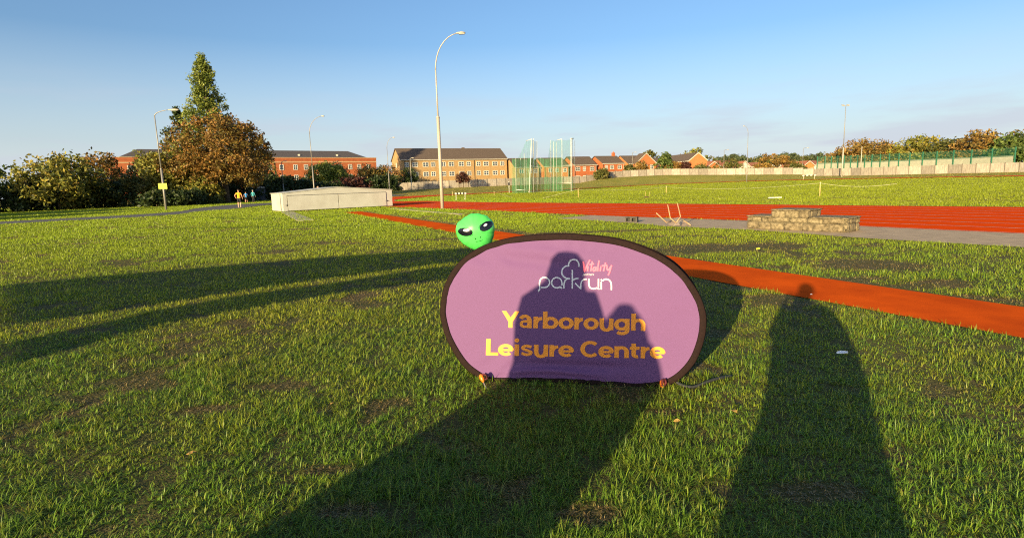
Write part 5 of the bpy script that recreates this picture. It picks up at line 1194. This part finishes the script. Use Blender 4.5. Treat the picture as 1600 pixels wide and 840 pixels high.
# ------------------------------------------------------------------ ball court fence on the right
m_grn = mat('green_court_steel', (.03, .14, .085), (.022, .11, .065), 6, .5); m_scr = mat('grey_court_screen', (.42, .37, .30), (.34, .30, .25), 2, .85)
m_mesh = None
def meshmat():
    mt, n, l, o = newmat('green_weld_mesh'); d = n.new('ShaderNodeBsdfDiffuse'); d.inputs[0].default_value = rgb(.04, .16, .10); t = n.new('ShaderNodeBsdfTransparent'); mx = n.new('ShaderNodeMixShader'); mx.inputs[0].default_value = .22
    l.new(t.outputs[0], mx.inputs[1]); l.new(d.outputs[0], mx.inputs[2]); l.new(mx.outputs[0], o.inputs[0]); return mt
m_mesh = meshmat(); ct0 = on(1276, 144); court = empty('ball_court_fence', ct0); tag(court, 'tall green mesh ball court fence with grey screens behind it', 'fence')
cpx = [1276, 1288, 1298, 1308, 1318, 1328, 1339, 1350, 1361, 1374, 1388, 1403, 1420, 1440, 1462, 1488, 1516, 1548, 1584]
for i, px_ in enumerate(cpx):
    Y_ = np.interp(px_, [1276, 1700], [146, 102]); b = on(px_, Y_) - ct0; MB().box(b[0] - .09, b[0] + .09, b[1] - .09, b[1] + .09, b[2] - .2, b[2] + 5.0).build('post', m_grn, court)
    if i + 1 < len(cpx):
        Y2 = np.interp(cpx[i + 1], [1276, 1700], [146, 102]); c = on(cpx[i + 1], Y2) - ct0
        meshobj('mesh_panel', [(b[0], b[1], b[2]), (c[0], c[1], c[2]), (c[0], c[1], c[2] + 4.9), (b[0], b[1], b[2] + 4.9)], [(0, 1, 2, 3)], m_mesh, court)
        MB().tube([(b[0], b[1], b[2] + 3.2), (c[0], c[1], c[2] + 3.2)], .05, 5).build('rail', m_grn, court)
        v = [(b[0], b[1] + .35, b[2] + .1), (c[0], c[1] + .35, c[2] + .1), (c[0], c[1] + .35, c[2] + 3.3), (b[0], b[1] + .35, b[2] + 3.3)]; v += [(x, y + .06, z) for x, y, z in v]
        MB().add(v, [(0, 1, 2, 3), (7, 6, 5, 4), (0, 4, 5, 1), (1, 5, 6, 2), (2, 6, 7, 3), (3, 7, 4, 0)]).build('screen_panel', m_scr, court)

# ------------------------------------------------------------------ trees and shrubs
def leaves(rng, cen, spread, n_per, size, pal, jit=.25, flat=1.0):
    """leaf faces scattered round clump centres -> verts, quads, colours"""
    K = len(cen); n = K * n_per
    c = np.repeat(cen, n_per, 0); off = rng.normal(0, 1, (n, 3)); off /= np.linalg.norm(off, axis=1)[:, None]; off *= (rng.random(n) ** .45)[:, None] * np.repeat(spread, n_per)[:, None]; off[:, 2] *= flat
    p = c + off
    a = rng.normal(0, 1, (n, 3)); a /= np.linalg.norm(a, axis=1)[:, None]; t = rng.normal(0, 1, (n, 3)); b = np.cross(a, t); b /= np.linalg.norm(b, axis=1)[:, None]
    s = size * rng.uniform(.55, 1.35, n)[:, None]
    V = np.stack([p - a * s * .5, p + b * s * .30, p + a * s * .55, p - b * s * .30], 1).reshape(-1, 3)
    Fq = np.arange(n * 4).reshape(-1, 4)
    pal = np.array(pal); ci = np.repeat(rng.integers(0, len(pal), K), n_per); mixr = rng.random(n) < .35; ci = np.where(mixr, rng.integers(0, len(pal), n), ci)
    col = pal[ci] * (1 + rng.uniform(-jit, jit, n))[:, None] * np.repeat(rng.uniform(.8, 1.2, K), n_per)[:, None]
    return V, Fq, np.repeat(col, 4, 0)
m_leaf = leafmat('tree_leaves', .5, .25, .25); m_bark = mat('tree_bark', (.13, .095, .065), (.075, .055, .04), 5, .95, .6, stretch=(2, 2, .4))
def tree(name, label, base, H, R, shape, pal, clumps, n_per, size, seed, trunk=.16, cat='tree', group=None, low=.12, clump=.9, stems=1):
    rng = np.random.default_rng(seed); e = empty(name, base, rng.uniform(0, 6)); tag(e, label, cat, group)
    t = rng.random(clumps); th = rng.uniform(0, 2 * math.pi, clumps); q = rng.random(clumps) ** .42
    lob = 1 + .16 * np.sin(th * 3 + seed) + .12 * np.sin(th * 5 + t * 9 + seed * 2) + rng.uniform(-.10, .14, clumps)
    if shape == 'dome':
        u = rng.uniform(-.85, 1, clumps); rr = np.sqrt(np.maximum(0, 1 - u * u)); z = H * (low + (1 - low) * (.5 + .5 * u * np.where(u < 0, .85, 1))); r = R * rr * q * lob; z = H * (low + (1 - low) * .5) + (z - H * (low + (1 - low) * .5)) * (.55 + .45 * q) * (1 + .05 * np.sin(th * 4 + 1))
    elif shape == 'cone':
        t = t ** 1.35; z = H * (low + (1 - low) * t); prof = np.minimum(1.0, np.where(t < .12, .75 + 2.1 * t, ((1 - t) / .62) ** .8)); r = R * prof * q * lob * (1 + .18 * np.sin(t * 23 + th * 2))
    elif shape == 'column':
        z = H * (low + (1 - low) * t); r = R * np.sqrt(np.maximum(0, 1 - (2 * t - 1) ** 4)) * q * lob
    else:                                  # 'mound'
        t = t ** .8; z = H * (low * .5 + (1 - low * .5) * t * (.6 + .4 * q)); r = R * np.sqrt(np.maximum(0, 1 - t * t)) * (.25 + .75 * q) * lob
    cen_ = np.stack([np.cos(th) * r, np.sin(th) * r, z], 1); spread = clump * rng.uniform(.6, 1.25, clumps) * (np.clip(1.25 - z / H * .6, .4, 1) if shape == 'cone' else 1)
    V, Fq, Cc = leaves(rng, cen_, spread, n_per, size, pal); V[:, 2] = np.maximum(V[:, 2], .03)
    meshobj('crown', V, Fq, m_leaf, e, cols=Cc)
    mb = MB(); top = H * (.86 if shape in ('cone', 'column') else .62)
    for k in range(stems):
        ox, oy = (0, 0) if stems == 1 else (rng.uniform(-.3, .3) * R, rng.uniform(-.3, .3) * R)
        mb.tube([(ox, oy, -.1), (ox + .02 * H * rng.normal() * .3, oy, H * .2), (ox * 1.3 + .03 * H * rng.normal() * .3, oy * 1.2, top * .6), (ox * 1.5, oy * 1.4, top)], [trunk * 1.25, trunk, trunk * .65, trunk * .2], 8)
    tr = mb.build('trunk', m_bark, e, True)
    mb = MB()
    for k in range(7 if shape != 'mound' else 3):
        a = rng.uniform(0, 6.28); z0 = H * rng.uniform(low + .04, .5); rr = R * rng.uniform(.45, .8) * (.6 if shape in ('cone', 'column') else 1); z1 = min(H * .9, z0 + rr * rng.uniform(.5, 1.0))
        MB().tube([(0, 0, z0), (math.cos(a) * rr * .5, math.sin(a) * rr * .5, z0 + (z1 - z0) * .35), (math.cos(a) * rr, math.sin(a) * rr, z1)], [trunk * .45, trunk * .3, trunk * .1], 5).build('limb', m_bark, tr, True)
    return e
GREEN = [(.075, .115, .022), (.105, .14, .028), (.055, .085, .018), (.12, .15, .035)]; YG = [(.22, .20, .035), (.17, .17, .03), (.27, .21, .035), (.12, .13, .022)]
BRONZE = [(.20, .10, .022), (.15, .085, .02), (.25, .13, .028), (.11, .085, .02), (.17, .12, .026)]; DARK = [(.03, .05, .014), (.04, .06, .016), (.025, .04, .012), (.05, .062, .018)]
OLIVE = [(.10, .10, .026), (.075, .085, .022), (.13, .115, .03)]; AUT = [(.24, .13, .03), (.19, .11, .028), (.28, .17, .04), (.14, .11, .03)]; MAROON = [(.085, .03, .022), (.11, .04, .026), (.06, .026, .02)]
FARG = [(.07, .09, .04), (.055, .075, .035), (.085, .10, .045)]
b = on(337, 104); tree('poplar_tree', 'tall pointed green tree towering over the brown chestnut', (b[0], b[1], 0), hz_(326, 87, 104), 4.6, 'cone', [(.165, .205, .034), (.205, .235, .042), (.115, .15, .026), (.235, .25, .05)], 430, 74, .36, 3, .35, low=.06, clump=1.1)
b = on(354, 84); tree('chestnut_tree', 'broad round bronze-brown chestnut tree beside the path', (b[0], b[1], 0), hz_(352, 184, 84), 7.3, 'dome', BRONZE, 380, 66, .36, 5, .4, low=.10, clump=1.0)
b = on(291, 104); tree('conifer_tree', 'dark conifer standing behind the chestnut', (b[0], b[1], 0), hz_(298, 170, 104), 3.5, 'cone', [(.045, .07, .02), (.06, .085, .024), (.04, .055, .018), (.075, .09, .028)], 170, 46, .48, 8, .25, low=.04, clump=1.0)
b = on(413, 108); tree('thin_tree', 'pale sparse tree at the edge of the chestnut', (b[0], b[1], 0), hz_(415, 217, 108), 2.6, 'dome', YG, 60, 30, .35, 9, .14, low=.3, clump=.9)
# shrubs and hedge along the path
sh = [(264, 82, 7.6, 3.9, YG, 'tall yellow-green shrub behind the yellow sign'), (238, 86, 7.6, 3.8, OLIVE, 'tall olive shrub beside the yellow-green one'), (294, 84, 6.6, 3.4, YG, 'yellow-green shrub at the left foot of the chestnut'), (318, 80, 3.6, 2.6, YG, 'low olive shrub in front of the chestnut trunk'),
      (250, 72, 1.9, 2.2, DARK, 'low dark shrub under the yellow-green shrubs'), (285, 74, 1.8, 2.4, DARK, 'low dark shrub between the sign post and the chestnut'), (310, 78, 1.7, 2.2, DARK, 'low dark shrub beside the pale panel gate'), (345, 92, 3.0, 3.4, DARK, 'dark shrub under the chestnut crown'), (373, 94, 3.2, 3.2, DARK, 'dark shrub behind the person in orange'),
      (425, 104, 4.6, 3.6, DARK, 'dark hedge bush at the right foot of the chestnut'), (446, 108, 4.0, 3.8, DARK, 'dark hedge bush behind the short lamp post'), (468, 112, 3.7, 3.8, DARK, 'dark hedge bush left of the green round tree'), (410, 100, 3.6, 2.8, DARK, 'dark low bush beside the grey shed'), (490, 116, 3.0, 3.6, DARK, 'dark hedge bush below the green round tree'), (515, 120, 2.6, 3.8, DARK, 'dark hedge bush in front of the maroon shrubs'), (540, 124, 3.3, 3.4, MAROON, 'maroon shrub right of the green round tree'), (562, 128, 3.4, 3.8, MAROON, 'wide maroon shrub below the red brick block'), (586, 130, 3.3, 3.6, DARK, 'dark bush at the left end of the timber fence'), (608, 132, 3.6, 2.8, DARK, 'small dark bush overlapping the timber fence end')]
for i, (px_, Y_, H, R, pal, lb) in enumerate(sh):
    b = on(px_, Y_); tree('shrub', lb, b, H, R, 'dome' if H > 5.5 and Y_ < 90 else 'mound', pal, 110 if H > 5.5 else 70, 42, .40 if Y_ < 95 else .45, 100 + i, .06, 'shrub', 'shrubs along the left edge of the field', low=.05, clump=.85, stems=3)
b = on(512, 132); tree('round_tree', 'bright green round tree in front of the red brick block', b, hz_(510, 257, 132) - b[2], 4.6, 'dome', [(.22, .25, .04), (.16, .205, .034), (.27, .27, .05)], 190, 50, .42, 31, .16, low=.12, clump=1.0)
b = on(530, 138); tree('autumn_tree', 'thin orange-brown tree beside the bright green round one', b, hz_(530, 255, 138) - b[2], 3.4, 'dome', [(.24, .11, .035), (.17, .09, .03), (.12, .09, .03)], 70, 26, .40, 32, .12, low=.2, clump=.9)
b = on(578, 138); tree('autumn_tree', 'golden tree growing at the right end of the red brick block', b, hz_(580, 261, 138) - b[2], 4.6, 'dome', [(.22, .15, .03), (.16, .13, .03), (.26, .17, .035)], 110, 34, .42, 33, .14, low=.15, clump=1.0)
b = on(604, 140); tree('autumn_tree', 'rust and gold tree between the brick block and tan flats', b, hz_(602, 259, 140) - b[2], 3.9, 'dome', [(.22, .13, .03), (.27, .11, .035), (.13, .12, .03)], 90, 32, .42, 34, .14, low=.15, clump=1.0)
b = on(640, 143); tree('dark_tree', 'dark green tree against the left end of the tan flats', b, hz_(640, 265, 143) - b[2], 2.6, 'dome', DARK, 70, 34, .42, 35, .12, low=.12, clump=.8)
b = on(724, 128); tree('maroon_tree', 'small maroon leaved tree in front of the timber fence', b, hz_(723, 270.5, 128) - b[2], 1.75, 'dome', MAROON, 60, 34, .28, 36, .09, low=.28, clump=.6)
# bushes over the far fence
ov = [(941, 148, 2.3, 2.0, OLIVE, 'round olive bush in front of the timber fence below the chimney house'), (983, 158, 3.4, 1.6, OLIVE, 'thin olive bush under the eaves of the chimney house'), (1001, 160, 4.2, 2.4, AUT, 'autumn bush in front of the projecting gable'), (1037, 163, 6.4, 3.2, GREEN, 'bright green shrub between two brick houses'), (1054, 164, 3.8, 2.4, AUT, 'orange shrub at the foot of the long roofed house'), (1071, 163, 3.6, 2.2, MAROON, 'maroon shrub at the corner of the orange gable end'), (1096, 163, 2.8, 3.0, OLIVE, 'olive shrub below the orange gable end'),
      (1140, 166, 4.6, 6.0, OLIVE, 'wide olive hedge in front of the long reddish bungalow roof'), (1190, 168, 3.0, 3.2, AUT, 'low autumn shrub by the pinkish bungalow roof'), (1205, 170, 6.5, 5.6, AUT, 'tall golden autumn shrub behind the fence'), (1226, 170, 5.0, 4.6, AUT, 'golden shrub right of the tallest autumn one'), (1243, 168, 3.2, 3.4, OLIVE, 'low olive shrub by the orange gabled bungalow')]
for i, (px_, Y_, H, R, pal, lb) in enumerate(ov):
    b = on(px_, Y_); tree('bush', lb, b, H, R, 'mound', pal, 60, 34, .5, 200 + i, .06, 'bush', 'bushes behind the far fence', low=.05, clump=.8, stems=3)
# big autumn trees on the right, distant tree line
big = [(1318, 158, 238, 5.0, AUT, 'orange-brown autumn tree left of the taller one behind the ball court'), (1345, 152, 222.5, 6.8, AUT, 'tallest orange-brown autumn tree behind the ball court'), (1385, 150, 229, 6.5, AUT, 'wide autumn tree between the two highest crowns behind the ball court'), (1432, 144, 216, 7.0, YG, 'yellowing tree behind the right part of the ball court'), (1485, 138, 222, 6.2, OLIVE, 'olive green tree behind the ball court screens'), (1535, 130, 208, 7.2, AUT, 'large rusty tree near the end of the ball court'), (1592, 122, 212, 6.6, GREEN, 'green tree past the end of the ball court')]
for i, (px_, Y_, ty, R, pal, lb) in enumerate(big):
    b = on(px_, Y_); tree('broad_tree', lb, b, hz_(px_, ty, Y_) - b[2], R, 'dome', pal, 170, 36, .6, 300 + i, .25, 'tree', 'autumn trees behind the ball court', low=.15, clump=1.4)
rngt = random.Random(5)
ftl = [(1016, 236.5, 0), (1040, 243, 0), (1083, 233, 1), (1110, 246, 0), (1124, 247, 2), (1133, 245, 2), (1146, 243, 2), (1158, 244, 2), (1172, 247, 0), (1184, 245.5, 2), (1200, 246, 0), (1215, 243, 2), (1228, 240.5, 2), (1241, 243.5, 2), (1252, 246, 0), (1266, 243, 2), (1280, 240.5, 2), (1293, 244, 2), (1304, 243, 2)]
words_ = ['first beyond the front gabled house', 'rising between the small house and the long roofed house', 'directly above the long brown roof', 'just right of the orange gable end', 'over the white edged gable', 'left of the lamp post by the bungalows', 'right of the lamp post by the bungalows', 'over the long reddish bungalow roof', 'behind the swan-neck lamp post', 'right of the swan-neck lamp post', 'over the pinkish bungalow roof', 'over the tallest golden shrub', 'highest of the line beyond the golden shrubs', 'over the brown roofed bungalow', 'behind the lamp post by the orange gable', 'over the bright orange gable', 'over the orange bungalow roof', 'next to the dark utility pole', 'at the foot of the big autumn trees']
for i, ((px_, ty, kd), wd) in enumerate(zip(ftl, words_)):
    Y_ = 215 if px_ < 1100 else rngt.uniform(235, 290); x = aof(px_) * Y_; z0 = 2.0; H = hz_(px_, ty, Y_) - z0
    tree('far_tree', 'distant tree ' + wd, (x, Y_, z0), H, rngt.uniform(3.2, 5.4) if kd != 2 else rngt.uniform(3.0, 4.4), 'dome' if kd != 2 or i % 3 else 'column', [YG, YG, FARG][kd] if kd else OLIVE, 60, 30, .85, 400 + i, .2, 'tree', 'distant trees beyond the houses', low=.2 if kd != 2 else .3, clump=1.3)
# trees outside the left of the picture that shade the path
lt_ = [(-64, 60, 5.2, 4.0, OLIVE, 'olive tree at the left end of the path hedge'), (-70, 72, 8.0, 5.0, GREEN, 'green tree behind the path hedge'), (-47.5, 33, 4.4, 3.4, GREEN, 'green tree beside the path close to the banner side'), (-53, 43, 4.6, 3.6, OLIVE, 'olive tree beside the path past the green one'), (-58, 49, 4.0, 3.6, DARK, 'dark bushy tree beside the path'), (-56, 70, 6.5, 4.2, YG, 'yellowish tree left of the tall olive shrub'), (-60, 82, 7.5, 4.6, BRONZE, 'bronze tree behind the tall olive shrub')]
for i, (x, y, H, R, pal, lb) in enumerate(lt_):
    tree('broad_tree', lb, (x, y, 0), H, R, 'dome', pal, 130, 40, .42, 500 + i, .22, 'tree', 'trees beside the path', low=.06, clump=1.1)
for i, (px_, Y_, H, R, pal, lb) in enumerate([(205, 78, 4.2, 3.2, OLIVE, 'olive shrub left of the tall olive shrub'), (170, 76, 3.4, 3.2, DARK, 'dark shrub beyond the left end of the path'), (135, 74, 3.8, 3.4, YG, 'yellow shrub beyond the left end of the path'), (100, 72, 3.2, 3.2, DARK, 'dark shrub next to the yellow one by the path'), (62, 70, 3.8, 3.4, OLIVE, 'olive shrub next to the path trees'), (25, 68, 3.4, 3.4, DARK, 'dark shrub below the path trees')]):
    b = on(px_, Y_); tree('shrub', lb, (b[0], b[1], 0), H, R, 'mound', pal, 70, 40, .40, 600 + i, .06, 'shrub', 'shrubs along the left edge of the field', low=.05, clump=.85, stems=3)
